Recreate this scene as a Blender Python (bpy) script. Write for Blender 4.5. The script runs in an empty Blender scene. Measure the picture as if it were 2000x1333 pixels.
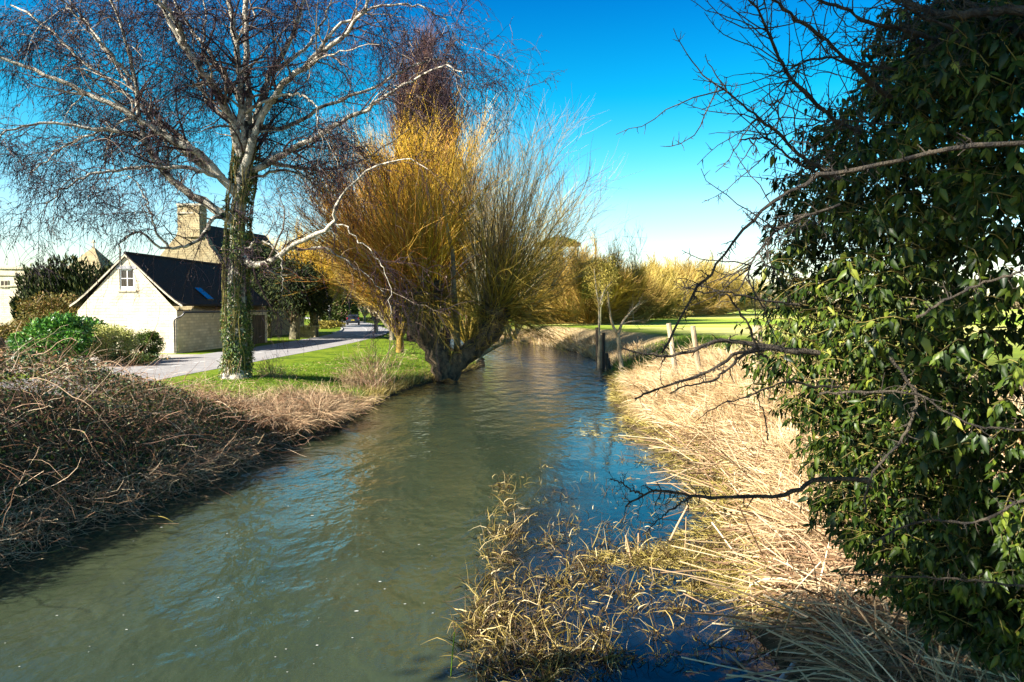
import bpy, math, random
import numpy as np
from math import radians, pi, sin, cos

# ------------------------------------------------------------------ camera, sky, sun, exposure
sc = bpy.context.scene
COL = sc.collection
H = 3.2                       # eye height above the water
F = 1500.0                    # focal length in pixels of the 2000 px wide photograph
PITCH = math.atan(66.5 / F)
cam_d = bpy.data.cameras.new('camera')
cam_d.sensor_width = 36.0
cam_d.lens = 36.0 * F / 2000.0
cam_d.clip_start = 0.05
cam_d.clip_end = 9000
cam = bpy.data.objects.new('camera', cam_d)
COL.objects.link(cam)
cam.location = (0, 0, H)
cam.rotation_euler = (pi / 2 - PITCH, 0, 0)
sc.camera = cam

SUN_EL = radians(31)
SUN_AZ = math.atan2(-0.86, -0.51)            # bearing of the sun, from +Y towards +X
world = bpy.data.worlds.new('World')
sc.world = world
world.use_nodes = True
nt = world.node_tree
nt.nodes.clear()
out = nt.nodes.new('ShaderNodeOutputWorld')
bg = nt.nodes.new('ShaderNodeBackground')
bg.inputs['Strength'].default_value = 0.05
sky = nt.nodes.new('ShaderNodeTexSky')
sky.sky_type = 'NISHITA'
sky.sun_disc = False
sky.sun_elevation = SUN_EL
sky.sun_rotation = SUN_AZ % (2 * pi)
sky.air_density = 1.0
sky.dust_density = 0.6
sky.ozone_density = 2.5
hs = nt.nodes.new('ShaderNodeHueSaturation')
hs.inputs['Saturation'].default_value = 1.5
hs.inputs['Hue'].default_value = 0.488
tcw = nt.nodes.new('ShaderNodeTexCoord')
sep = nt.nodes.new('ShaderNodeSeparateXYZ')
rmp = nt.nodes.new('ShaderNodeValToRGB')
mulw = nt.nodes.new('ShaderNodeMix')
mulw.data_type = 'RGBA'
mulw.blend_type = 'MULTIPLY'
mulw.inputs[0].default_value = 1.0
e = rmp.color_ramp.elements
e[0].position = 0.0
e[0].color = (1.7, 1.6, 1.6, 1)
e[1].position = 0.8
e[1].color = (2.2, 0.7, 0.6, 1)
for p_, c_ in ((0.07, (1.8, 1.6, 1.5, 1)), (0.13, (1.9, 1.65, 1.5, 1)), (0.195, (0.95, 1.6, 1.45, 1)), (0.26, (0.12, 1.4, 1.35, 1)), (0.37, (0.08, 0.88, 1.2, 1)), (0.5, (0.6, 0.62, 0.85, 1))):
    q_ = e.new(p_)
    q_.color = c_
nt.links.new(tcw.outputs['Generated'], sep.inputs[0])
nt.links.new(sep.outputs['Z'], rmp.inputs[0])
nt.links.new(sky.outputs[0], hs.inputs['Color'])
nt.links.new(hs.outputs[0], mulw.inputs[6])
nt.links.new(rmp.outputs[0], mulw.inputs[7])
nt.links.new(mulw.outputs[2], bg.inputs['Color'])
nt.links.new(bg.outputs[0], out.inputs[0])

sun_d = bpy.data.lights.new('sun', 'SUN')
sun_d.energy = 5.0
sun_d.angle = radians(0.5)
sun_d.color = (1.0, 0.93, 0.82)
sun = bpy.data.objects.new('sun', sun_d)
COL.objects.link(sun)
SUNV = np.array([cos(SUN_EL) * sin(SUN_AZ), cos(SUN_EL) * cos(SUN_AZ), sin(SUN_EL)])   # towards the sun
from mathutils import Vector, Matrix
sun.rotation_euler = Vector(-SUNV).to_track_quat('-Z', 'Y').to_euler()
sc.view_settings.view_transform = 'Standard'
sc.view_settings.look = 'None'
sc.view_settings.exposure = 1.72
sc.view_settings.gamma = 1.0
sc.cycles.max_bounces = 5
sc.cycles.diffuse_bounces = 2
sc.cycles.glossy_bounces = 2
sc.cycles.transmission_bounces = 2
sc.cycles.transparent_max_bounces = 4
sc.cycles.caustics_reflective = False
sc.cycles.caustics_refractive = False
sc.cycles.use_adaptive_sampling = True

# ------------------------------------------------------------------ measuring helpers
_f = np.array([0, cos(PITCH), -sin(PITCH)])
_u = np.array([0, sin(PITCH), cos(PITCH)])


def ray(px, py):
    return _f + (px - 1000) / F * np.array([1., 0, 0]) - (py - 666.5) / F * _u


def at(px, py, D):
    """place seen at photo position (px,py) at D metres down the river"""
    d = ray(px, py)
    return np.array([0, 0, H]) + d * (D / d[1])


def gnd(px, py, z=0.0):
    d = ray(px, py)
    return np.array([0, 0, H]) + d * ((z - H) / d[2])


def sstep(x, a, b):
    t = np.clip((np.asarray(x, float) - a) / (b - a), 0, 1)
    return t * t * (3 - 2 * t)


# value noise
_ns = np.random.RandomState(7).rand(64, 64)


def vn(x, y):
    x = np.asarray(x, float)
    y = np.asarray(y, float)
    xi = np.floor(x).astype(int)
    yi = np.floor(y).astype(int)
    fx = x - xi
    fy = y - yi
    fx = fx * fx * (3 - 2 * fx)
    fy = fy * fy * (3 - 2 * fy)
    a = _ns[xi % 64, yi % 64]
    b = _ns[(xi + 1) % 64, yi % 64]
    c = _ns[xi % 64, (yi + 1) % 64]
    d = _ns[(xi + 1) % 64, (yi + 1) % 64]
    return (a * (1 - fx) + b * fx) * (1 - fy) + (c * (1 - fx) + d * fx) * fy


LY = [-60, 0, 5, 9.9, 12.6, 15.5, 17.8, 20, 24, 27.4, 31, 34, 38, 41.7, 48, 60, 70, 80]
LX = [-9, -7.2, -7.0, -6.6, -5.9, -5.5, -5.2, -4.75, -4.5, -4.4, -3.9, -3.1, -2.2, -1.5, -1.9, -5, -8, -8]
RY = [-60, 0, 5, 6.5, 8.4, 10, 12, 14.5, 18, 21, 27, 35.5, 41.7, 54.5, 65, 76, 80]
RX = [5, 3.0, 2.3, 2.4, 2.75, 3.0, 3.3, 3.75, 3.4, 3.3, 3.7, 4.4, 5.3, 4.7, 2, -2.5, -8]


def bank_l(y):
    return np.interp(y, LY, LX) + 0.22 * (vn(np.asarray(y) * 0.9, 3.3) - .5) + 0.12 * (vn(np.asarray(y) * 2.7, 9.3) - .5)


def bank_r(y):
    return np.interp(y, RY, RX) + 0.25 * (vn(np.asarray(y) * 0.8, 13.3) - .5) + 0.16 * (vn(np.asarray(y) * 2.3, 19.3) - .5)


def hgt(x, y):
    x = np.asarray(x, float)
    y = np.asarray(y, float)
    dl = bank_l(y) - x
    dr = x - bank_r(y)
    fl = (1 - sstep(y, 77, 81))
    zl = -0.7 + 0.8 * sstep(dl, -0.9, 0.12) + 0.5 * sstep(dl, 0.1, 5.5)
    mound = (1 - sstep(y, 15.5, 21)) * sstep(dl, 0.0, 2.2) * (1 - sstep(dl, 4.2, 6.0))
    zl = zl + np.interp(y, [9, 12, 14, 16, 18], [1.5, 1.5, 1.25, .75, .5]) * mound
    zr = -0.7 + 0.8 * sstep(dr, -0.9, 0.12) + 1.3 * sstep(dr, 0.0, 4.5) + 0.5 * sstep(y, 60, 200) * sstep(dr, 3, 12)
    zr = zr - 0.25 * (1 - sstep(y, 3, 9)) * sstep(dr, 0.5, 3)
    s = sstep(x, -9, 7)
    dry = (zl_flat := 0.6) * (1 - s) + (1.4 + 0.5 * sstep(y, 60, 200)) * s
    wet = np.where(dl > dr, zl, zr)
    bump = 0.05 * (vn(x * 0.9, y * 0.9) - .5) * sstep(np.maximum(dl, dr), 0.3, 1.5)
    flat = sstep(-x, 10.2, 11.0)
    return (wet + bump * (1 - flat)) * fl + dry * (1 - fl)


# ------------------------------------------------------------------ mesh building
class MB:
    def __init__(s):
        s.v = []
        s.l = []
        s.n = []
        s.k = 0

    def add(s, v, f):
        v = np.asarray(v, float).reshape(-1, 3)
        f = np.asarray(f, int)
        s.v.append(v)
        s.l.append((f + s.k).ravel())
        s.n.append(np.full(len(f), f.shape[1]))
        s.k += len(v)
        return s

    def box(s, c, h, rot=0.0, taper=1.0, shear=(0, 0)):
        x, y, z = h
        v = []
        for sz in (-1, 1):
            t = taper if sz > 0 else 1
            for sx, sy in ((-1, -1), (1, -1), (1, 1), (-1, 1)):
                v.append((sx * x * t + (shear[0] if sz > 0 else 0), sy * y * t + (shear[1] if sz > 0 else 0), sz * z))
        v = np.array(v)
        ca, sa = cos(rot), sin(rot)
        v = v @ np.array([[ca, sa, 0], [-sa, ca, 0], [0, 0, 1]]) + np.array(c)
        return s.add(v, [(0, 3, 2, 1), (4, 5, 6, 7), (0, 1, 5, 4), (1, 2, 6, 5), (2, 3, 7, 6), (3, 0, 4, 7)])

    def poly(s, pts):
        return s.add(pts, [tuple(range(len(pts)))])

    def prism(s, pts, off):
        """closed solid: polygon swept by a vector"""
        p = np.asarray(pts, float)
        n = len(p)
        s.add(p, [tuple(range(n))[::-1]])
        s.add(p + np.asarray(off), [tuple(range(n))])
        v = np.vstack([p, p + np.asarray(off)])
        return s.add(v, [(i, (i + 1) % n, n + (i + 1) % n, n + i) for i in range(n)])

    def tubes(s, P, R, S=3, cap=False):
        P = np.asarray(P, float)
        if P.ndim == 2:
            P = P[None]
            R = np.asarray(R, float)[None]
        N, K, _ = P.shape
        R = np.broadcast_to(R, (N, K))
        T = np.gradient(P, axis=1)
        T /= np.linalg.norm(T, axis=2, keepdims=True) + 1e-9
        m = np.abs(T.mean(axis=1))
        ref = np.zeros((N, 3))
        ref[np.arange(N), m.argmin(axis=1)] = 1
        n = np.cross(T, ref[:, None, :])
        n /= np.linalg.norm(n, axis=2, keepdims=True) + 1e-9
        b = np.cross(T, n)
        a = np.arange(S) * 2 * pi / S
        V = P[:, :, None, :] + R[:, :, None, None] * (np.cos(a)[None, None, :, None] * n[:, :, None, :] + np.sin(a)[None, None, :, None] * b[:, :, None, :])
        i = np.arange(N)[:, None, None] * K * S
        k = np.arange(K - 1)[None, :, None] * S
        j = np.arange(S)[None, None, :]
        j2 = (j + 1) % S
        Q = np.stack([i + k + j, i + k + j2, i + k + S + j2, i + k + S + j], -1).reshape(-1, 4)
        s.add(V.reshape(-1, 3), Q)
        if cap:
            base = s.k - N * K * S
            for q in range(N):
                for kk in (0, K - 1):
                    idx = base + q * K * S + kk * S + np.arange(S)
                    s.l.append(idx)
                    s.n.append(np.array([S]))
        return s

    def ribbons(s, P, W, side):
        """flat blades: side (N,3) gives the width direction"""
        N, K, _ = P.shape
        W = np.broadcast_to(W, (N, K))
        V = np.stack([P - side[:, None, :] * W[:, :, None], P + side[:, None, :] * W[:, :, None]], 2)
        i = np.arange(N)[:, None] * K * 2
        k = np.arange(K - 1)[None, :] * 2
        Q = np.stack([i + k, i + k + 1, i + k + 3, i + k + 2], -1).reshape(-1, 4)
        return s.add(V.reshape(-1, 3), Q)

    def leaves(s, tmpl, pos, ydir, zdir, size):
        tv, tf = tmpl
        y = ydir / (np.linalg.norm(ydir, axis=1, keepdims=True) + 1e-9)
        x = np.cross(y, zdir)
        x /= np.linalg.norm(x, axis=1, keepdims=True) + 1e-9
        z = np.cross(x, y)
        M = np.stack([x, y, z], 1)
        V = np.einsum('vk,nkj->nvj', tv, M) * np.asarray(size).reshape(-1, 1, 1) + pos[:, None, :]
        n = len(pos)
        Fc = (tf[None] + (np.arange(n) * len(tv))[:, None, None]).reshape(-1, tf.shape[1])
        return s.add(V.reshape(-1, 3), Fc)

    def build(s, name, mat, parent=None, smooth=False, kind=None, label=None):
        v = np.concatenate(s.v)
        if parent is not None:
            v = v - np.array(ORIG[parent.name])
        loops = np.concatenate(s.l).astype(np.int32)
        n = np.concatenate(s.n).astype(np.int32)
        me = bpy.data.meshes.new(name)
        me.vertices.add(len(v))
        me.vertices.foreach_set('co', v.astype(np.float32).ravel())
        me.loops.add(len(loops))
        me.loops.foreach_set('vertex_index', loops)
        me.polygons.add(len(n))
        st = np.concatenate([[0], np.cumsum(n)[:-1]]).astype(np.int32)
        me.polygons.foreach_set('loop_start', st)
        me.update(calc_edges=True)
        me.polygons.foreach_set('use_smooth', np.full(len(n), bool(smooth)))
        me.materials.append(mat)
        o = bpy.data.objects.new(name, me)
        COL.objects.link(o)
        if parent is not None:
            o.parent = parent
            # sub-parts sit in their part's space, whose origin equals the thing's origin
            ORIG[o.name] = ORIG[parent.name]
        else:
            ORIG[o.name] = (0, 0, 0)
        if kind:
            o['kind'] = kind
        if label:
            o['label'] = label
        return o


ORIG = {}


def thing(name, label, cat, loc, group=None):
    o = bpy.data.objects.new(name, None)
    COL.objects.link(o)
    o.empty_display_size = 0.2
    loc = tuple(float(q) for q in loc)
    o.location = loc
    ORIG[o.name] = loc
    o['label'] = label
    o['category'] = cat
    if group:
        o['group'] = group
    return o


def tag(o, label, cat, group=None, kind=None):
    o['label'] = label
    o['category'] = cat
    if group:
        o['group'] = group
    if kind:
        o['kind'] = kind
    return o


def spline(pts, K):
    """catmull-rom through points (n,d) -> (K,d)"""
    p = np.asarray(pts, float)
    p = np.vstack([2 * p[0] - p[1], p, 2 * p[-1] - p[-2]])
    n = len(p) - 3
    t = np.linspace(0, n - 1e-6, K)
    i = t.astype(int)
    f = (t - i)[:, None]
    a, b, c, d = p[i], p[i + 1], p[i + 2], p[i + 3]
    return 0.5 * ((2 * b) + (-a + c) * f + (2 * a - 5 * b + 4 * c - d) * f ** 2 + (-a + 3 * b - 3 * c + d) * f ** 3)


def unit(v):
    return v / (np.linalg.norm(v, axis=-1, keepdims=True) + 1e-9)


def grow(base, d, L, K, rng, bend=(0, 0, 0), wob=0.1):
    base = np.asarray(base, float)
    N = len(base)
    L = np.broadcast_to(np.asarray(L, float), (N,))
    bend = np.asarray(bend, float)
    step = (L / (K - 1))[:, None]
    d = unit(np.asarray(d, float))
    P = [base]
    for k in range(K - 1):
        P.append(P[-1] + d * step)
        d = unit(d + bend + wob * rng.randn(N, 3))
    return np.stack(P, 1)


def taper(r0, K, tip=0.25, p=1.0):
    t = np.linspace(0, 1, K)
    r0 = np.asarray(r0, float).reshape(-1, 1)
    return r0 * (tip + (1 - tip) * (1 - t) ** p)


def kids(P, R, n, rng, t0=0.2, t1=1.0, ang=(30, 60), up=None):
    """n side shoots starting on curves P: base, direction, parent radius"""
    N, K, _ = P.shape
    seg = np.linalg.norm(P[:, -1] - P[:, 0], axis=1)
    w = seg / seg.sum()
    i = rng.choice(N, n, p=w)
    t = rng.uniform(t0, t1, n) * (K - 1) * 0.999
    k = t.astype(int)
    f = (t - k)[:, None]
    base = P[i, k] * (1 - f) + P[i, k + 1] * f
    T = unit(P[i, k + 1] - P[i, k])
    r = R[i, k]
    q = unit(np.cross(T, rng.randn(n, 3)))
    if up is not None:
        q = unit(q + np.array(up))
    a = np.radians(rng.uniform(ang[0], ang[1], n))[:, None]
    return base, unit(np.cos(a) * T + np.sin(a) * q), r


# leaf shapes
IVY = (np.array([(0, 0, 0), (0, .5, .05), (0, 1, -.14), (-.21, .24, -.04), (-.15, .6, -.08), (.21, .24, -.04), (.15, .6, -.08)], float),
       np.array([(0, 1, 3), (3, 1, 4), (4, 1, 2), (0, 5, 1), (5, 6, 1), (6, 2, 1)]))
LEAF2 = (np.array([(0, 0, 0), (-.3, .45, -.06), (0, 1, -.05), (.3, .45, -.06)], float), np.array([(0, 2, 1), (0, 3, 2)]))
SPRAY = (np.array([(0, 0, 0), (-.14, .5, 0), (0, 1, 0), (.14, .5, 0)], float), np.array([(0, 2, 1), (0, 3, 2)]))


# ------------------------------------------------------------------ materials
def new_mat(name):
    m = bpy.data.materials.new(name)
    m.use_nodes = True
    t = m.node_tree
    b = t.nodes['Principled BSDF']
    return m, t, b


def ramp(t, fac, stops):
    r = t.nodes.new('ShaderNodeValToRGB')
    el = r.color_ramp.elements
    el[0].position, el[0].color = stops[0][0], (*stops[0][1], 1)
    el[1].position, el[1].color = stops[-1][0], (*stops[-1][1], 1)
    for p, c in stops[1:-1]:
        el.new(p).color = (*c, 1)
    t.links.new(fac, r.inputs[0])
    return r.outputs[0]


def noise(t, scale, detail=4, vec=None, rough=0.55):
    n = t.nodes.new('ShaderNodeTexNoise')
    n.inputs['Scale'].default_value = scale
    n.inputs['Detail'].default_value = detail
    n.inputs['Roughness'].default_value = rough
    if vec is None:
        tc = t.nodes.new('ShaderNodeTexCoord')
        vec = tc.outputs['Object']
    t.links.new(vec, n.inputs['Vector'])
    return n.outputs['Fac']


def bump(t, b, h, strength=0.5, dist=0.02):
    bp = t.nodes.new('ShaderNodeBump')
    bp.inputs['Strength'].default_value = strength
    bp.inputs['Distance'].default_value = dist
    t.links.new(h, bp.inputs['Height'])
    t.links.new(bp.outputs[0], b.inputs['Normal'])


def mix(t, fac, a, b, mode='MIX'):
    m = t.nodes.new('ShaderNodeMix')
    m.data_type = 'RGBA'
    m.blend_type = mode
    for sock, v in ((m.inputs[0], fac), (m.inputs[6], a), (m.inputs[7], b)):
        if isinstance(v, (int, float)):
            sock.default_value = v
        elif isinstance(v, tuple):
            sock.default_value = (*v, 1)
        else:
            t.links.new(v, sock)
    return m.outputs[2]


def island_mat(name, stops, rough=0.7, spec=0.3, trans=0.0, patch=0.0):
    """each blade, twig or leaf gets its own shade; stops are real differences of colour"""
    m, t, b = new_mat(name)
    g = t.nodes.new('ShaderNodeNewGeometry')
    fac = g.outputs['Random Per Island']
    if patch:
        n = noise(t, patch, 2)
        mm = t.nodes.new('ShaderNodeMath')
        mm.operation = 'MULTIPLY_ADD'
        t.links.new(n, mm.inputs[0])
        mm.inputs[1].default_value = 1.2
        ma = t.nodes.new('ShaderNodeMath')
        ma.operation = 'MULTIPLY_ADD'
        t.links.new(fac, ma.inputs[0])
        ma.inputs[1].default_value = 0.6
        ma.inputs[2].default_value = -0.4
        t.links.new(ma.outputs[0], mm.inputs[2])
        fac = mm.outputs[0]
    c = ramp(t, fac, stops)
    t.links.new(c, b.inputs['Base Color'])
    b.inputs['Roughness'].default_value = rough
    b.inputs['Specular IOR Level'].default_value = spec
    if trans:
        tr = t.nodes.new('ShaderNodeBsdfTranslucent')
        t.links.new(c, tr.inputs[0])
        ms = t.nodes.new('ShaderNodeMixShader')
        ms.inputs[0].default_value = trans
        t.links.new(b.outputs[0], ms.inputs[1])
        t.links.new(tr.outputs[0], ms.inputs[2])
        t.links.new(ms.outputs[0], t.nodes['Material Output'].inputs[0])
    return m


def plain(name, col, rough=0.6, spec=0.3, var=0.25, scale=6, metal=0.0, bmp=0.0):
    m, t, b = new_mat(name)
    n = noise(t, scale, 5)
    lo = tuple(c * (1 - var) for c in col)
    hi = tuple(min(1, c * (1 + var)) for c in col)
    t.links.new(ramp(t, n, [(0.3, lo), (0.7, hi)]), b.inputs['Base Color'])
    b.inputs['Roughness'].default_value = rough
    b.inputs['Specular IOR Level'].default_value = spec
    b.inputs['Metallic'].default_value = metal
    if bmp:
        bump(t, b, n, bmp, 0.02)
    return m


def bark(name, dark, light, scale=3.0, stretch=(1, 1, 0.35), thr=(0.4, 0.6)):
    m, t, b = new_mat(name)
    tc = t.nodes.new('ShaderNodeTexCoord')
    mp = t.nodes.new('ShaderNodeMapping')
    mp.inputs['Scale'].default_value = stretch
    t.links.new(tc.outputs['Object'], mp.inputs[0])
    n = noise(t, scale, 6, mp.outputs[0], 0.65)
    n2 = noise(t, scale * 7, 3)
    c = ramp(t, n, [(thr[0], dark), (thr[1], light)])
    c = mix(t, 0.5, c, ramp(t, n2, [(0.35, (0.35, 0.33, 0.3)), (0.65, (1, 1, 1))]), 'MULTIPLY')
    t.links.new(c, b.inputs['Base Color'])
    b.inputs['Roughness'].default_value = 0.8
    bump(t, b, n2, 0.7, 0.04)
    return m


def stone_mat(name, base, bw, bh, rot=0.0, mortar=0.012):
    """coursed rubble limestone: stones differ in tone, joints recessed by bump"""
    m, t, b = new_mat(name)
    tc = t.nodes.new('ShaderNodeTexCoord')
    sp = t.nodes.new('ShaderNodeSeparateXYZ')
    t.links.new(tc.outputs['Object'], sp.inputs[0])
    ad = t.nodes.new('ShaderNodeMath')
    t.links.new(sp.outputs[0], ad.inputs[0])
    t.links.new(sp.outputs[1], ad.inputs[1])
    cb = t.nodes.new('ShaderNodeCombineXYZ')
    t.links.new(ad.outputs[0], cb.inputs[0])
    t.links.new(sp.outputs[2], cb.inputs[1])
    br = t.nodes.new('ShaderNodeTexBrick')
    t.links.new(cb.outputs[0], br.inputs['Vector'])
    br.inputs['Color1'].default_value = (*[c * 1.12 for c in base], 1)
    br.inputs['Color2'].default_value = (*[c * 0.78 for c in base], 1)
    br.inputs['Mortar'].default_value = (*[c * 0.74 for c in base], 1)
    br.inputs['Scale'].default_value = 1
    br.inputs['Brick Width'].default_value = bw
    br.inputs['Row Height'].default_value = bh
    br.inputs['Mortar Size'].default_value = mortar
    n = noise(t, 1.3, 6)
    c = mix(t, 0.55, br.outputs['Color'], ramp(t, n, [(0.3, (0.62, 0.52, 0.38)), (0.62, (1, 1, 1))]), 'MULTIPLY')
    t.links.new(c, b.inputs['Base Color'])
    b.inputs['Roughness'].default_value = 0.9
    inv = t.nodes.new('ShaderNodeMath')
    inv.operation = 'MULTIPLY_ADD'
    t.links.new(br.outputs['Fac'], inv.inputs[0])
    inv.inputs[1].default_value = -1
    t.links.new(noise(t, 9, 4), inv.inputs[2])
    bump(t, b, inv.outputs[0], 0.8, 0.03)
    return m


M = {}
M['birch_bark'] = bark('birch_bark', (0.05, 0.038, 0.028), (0.64, 0.58, 0.46), 3.2, (1, 1, 1.0), (0.4, 0.52))
M['birch_twig'] = island_mat('birch_twig', [(0, (0.014, 0.007, 0.016)), (0.65, (0.03, 0.014, 0.024)), (0.92, (0.07, 0.034, 0.03)), (1, (0.3, 0.22, 0.15))], 0.7)
M['birch_branch'] = island_mat('birch_branch', [(0, (0.035, 0.02, 0.025)), (0.55, (0.10, 0.06, 0.05)), (0.85, (0.3, 0.24, 0.17)), (1, (0.5, 0.44, 0.34))], 0.8)
M['willow_bark'] = bark('willow_bark', (0.035, 0.024, 0.015), (0.21, 0.14, 0.075), 4.0, (1, 1, 0.5))
M['willow_red'] = island_mat('willow_red', [(0, (0.2, 0.06, 0.015)), (0.4, (0.42, 0.17, 0.025)), (0.75, (0.56, 0.31, 0.03)), (1, (0.62, 0.42, 0.1))], 0.6)
M['willow_gold'] = island_mat('willow_gold', [(0, (0.34, 0.15, 0.008)), (0.5, (0.58, 0.33, 0.012)), (1, (0.68, 0.47, 0.03))], 0.6)
M['willow_olive'] = island_mat('willow_olive', [(0, (0.1, 0.06, 0.008)), (0.5, (0.26, 0.17, 0.02)), (1, (0.44, 0.33, 0.05))], 0.6)
M['twig_grey'] = island_mat('twig_grey', [(0, (0.08, 0.06, 0.04)), (0.6, (0.18, 0.13, 0.07)), (1, (0.32, 0.26, 0.15))], 0.7)
M['twig_brown'] = island_mat('twig_brown', [(0, (0.14, 0.075, 0.015)), (0.5, (0.33, 0.2, 0.035)), (1, (0.46, 0.33, 0.07))], 0.7)
M['twig_yellow'] = island_mat('twig_yellow', [(0, (0.2, 0.13, 0.02)), (0.5, (0.38, 0.27, 0.045)), (1, (0.5, 0.39, 0.1))], 0.7)
M['twig_dark'] = island_mat('twig_dark', [(0, (0.05, 0.03, 0.018)), (0.6, (0.1, 0.062, 0.03)), (1, (0.16, 0.1, 0.05))], 0.7)
M['poplar_twig'] = island_mat('poplar_twig', [(0, (0.035, 0.016, 0.022)), (0.6, (0.08, 0.036, 0.034)), (1, (0.18, 0.08, 0.04))], 0.7)
M['pale_bark'] = bark('pale_bark', (0.22, 0.18, 0.1), (0.55, 0.48, 0.33), 3.0)
M['grey_bark'] = bark('grey_bark', (0.07, 0.06, 0.03), (0.28, 0.24, 0.13), 5.0)
M['hawthorn_bark'] = bark('hawthorn_bark', (0.018, 0.014, 0.011), (0.1, 0.078, 0.05), 18.0)
M['ivy_leaf'] = island_mat('ivy_leaf', [(0, (0.004, 0.011, 0.002)), (0.5, (0.018, 0.038, 0.003)), (0.85, (0.07, 0.1, 0.008)), (1, (0.26, 0.27, 0.035))], 0.5, 0.18, 0.1, 1.2)
M['trunk_ivy_leaf'] = island_mat('trunk_ivy_leaf', [(0, (0.02, 0.06, 0.015)), (0.5, (0.08, 0.13, 0.02)), (0.85, (0.2, 0.24, 0.04)), (1, (0.27, 0.12, 0.05))], 0.4, 0.5, 0.1)
M['ivy_stem'] = island_mat('ivy_stem', [(0, (0.1, 0.075, 0.03)), (1, (0.28, 0.23, 0.06))], 0.6)
M['laurel_leaf'] = island_mat('laurel_leaf', [(0, (0.02, 0.09, 0.012)), (0.6, (0.06, 0.19, 0.02)), (1, (0.18, 0.33, 0.04))], 0.3, 0.55, 0.1)
M['lime_leaf'] = island_mat('lime_leaf', [(0, (0.2, 0.24, 0.05)), (0.5, (0.46, 0.47, 0.13)), (1, (0.6, 0.58, 0.28))], 0.6, 0.3, 0.15)
M['box_leaf'] = island_mat('box_leaf', [(0, (0.025, 0.06, 0.008)), (0.6, (0.08, 0.14, 0.015)), (1, (0.16, 0.22, 0.025))], 0.5, 0.3, 0.1)
M['russet_leaf'] = island_mat('russet_leaf', [(0, (0.09, 0.085, 0.02)), (0.5, (0.2, 0.17, 0.035)), (0.8, (0.27, 0.14, 0.05)), (1, (0.32, 0.26, 0.08))], 0.6, 0.3, 0.15)
M['yew_leaf'] = island_mat('yew_leaf', [(0, (0.012, 0.022, 0.008)), (0.7, (0.03, 0.045, 0.012)), (1, (0.08, 0.08, 0.018))], 0.8, 0.15)
M['conifer_leaf'] = island_mat('conifer_leaf', [(0, (0.03, 0.045, 0.012)), (0.7, (0.07, 0.085, 0.02)), (1, (0.15, 0.15, 0.03))], 0.8, 0.15)
M['pine_leaf'] = island_mat('pine_leaf', [(0, (0.05, 0.075, 0.02)), (0.7, (0.11, 0.14, 0.035)), (1, (0.18, 0.2, 0.05))], 0.8, 0.15)
M['olive_leaf'] = island_mat('olive_leaf', [(0, (0.12, 0.1, 0.015)), (0.5, (0.28, 0.23, 0.04)), (1, (0.42, 0.34, 0.08))], 0.7, 0.2, 0.15)
M['bramble_stem'] = island_mat('bramble_stem', [(0, (0.05, 0.02, 0.01)), (0.4, (0.19, 0.09, 0.045)), (0.75, (0.4, 0.24, 0.14)), (1, (0.7, 0.55, 0.36))], 0.6)
M['bramble_leaf'] = island_mat('bramble_leaf', [(0, (0.014, 0.035, 0.006)), (0.5, (0.045, 0.085, 0.014)), (0.8, (0.13, 0.16, 0.03)), (0.92, (0.26, 0.1, 0.035)), (1, (0.34, 0.2, 0.07))], 0.45, 0.4, 0.1)
M['dead_grass'] = island_mat('dead_grass', [(0, (0.16, 0.09, 0.045)), (0.5, (0.36, 0.23, 0.13)), (1, (0.55, 0.41, 0.24))], 0.8, 0.2)
M['reed'] = island_mat('reed', [(0, (0.2, 0.11, 0.04)), (0.3, (0.42, 0.27, 0.12)), (0.6, (0.62, 0.46, 0.25)), (1, (0.78, 0.64, 0.42))], 0.75, 0.2, 0.1, 1.1)
M['reed_stalk'] = island_mat('reed_stalk', [(0, (0.15, 0.08, 0.04)), (0.45, (0.36, 0.22, 0.12)), (0.8, (0.55, 0.4, 0.22)), (1, (0.7, 0.56, 0.36))], 0.6, 0.3)
M['sedge'] = island_mat('sedge', [(0, (0.02, 0.011, 0.005)), (0.45, (0.07, 0.04, 0.012)), (0.7, (0.17, 0.13, 0.02)), (0.9, (0.36, 0.26, 0.08)), (1, (0.62, 0.5, 0.28))], 0.6, 0.3)
M['moss_grass'] = island_mat('moss_grass', [(0, (0.07, 0.05, 0.015)), (0.4, (0.2, 0.15, 0.035)), (0.8, (0.36, 0.29, 0.07)), (1, (0.52, 0.42, 0.2))], 0.8, 0.2)
M['grass'] = island_mat('grass', [(0, (0.05, 0.13, 0.01)), (0.5, (0.14, 0.26, 0.02)), (0.85, (0.25, 0.35, 0.03)), (1, (0.4, 0.36, 0.12))], 0.7, 0.2, 0.25)
M['wood_post'] = bark('wood_post', (0.3, 0.21, 0.12), (0.62, 0.5, 0.31), 6.0, (1, 1, 0.15))
M['wood_dark'] = bark('wood_dark', (0.03, 0.02, 0.014), (0.13, 0.09, 0.055), 6.0, (1, 1, 0.15))
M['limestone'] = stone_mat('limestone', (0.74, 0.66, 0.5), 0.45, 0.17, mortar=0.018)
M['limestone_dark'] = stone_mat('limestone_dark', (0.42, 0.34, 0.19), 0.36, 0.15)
M['slate'] = stone_mat('slate', (0.018, 0.014, 0.013), 0.25, 0.12)
M['dressed'] = plain('dressed_stone', (0.5, 0.44, 0.33), 0.85)
M['lintel'] = plain('lintel_grey', (0.3, 0.3, 0.32), 0.85)
M['white'] = plain('white_paint', (0.78, 0.78, 0.76), 0.4, 0.4, 0.05)
M['black'] = plain('black_plastic', (0.02, 0.02, 0.022), 0.4, 0.4)
M['brick'] = plain('brick_red', (0.42, 0.25, 0.17), 0.9)
m, t, b = new_mat('window_glass')
b.inputs['Base Color'].default_value = (0.02, 0.022, 0.025, 1)
b.inputs['Roughness'].default_value = 0.05
M['glass'] = m
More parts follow.
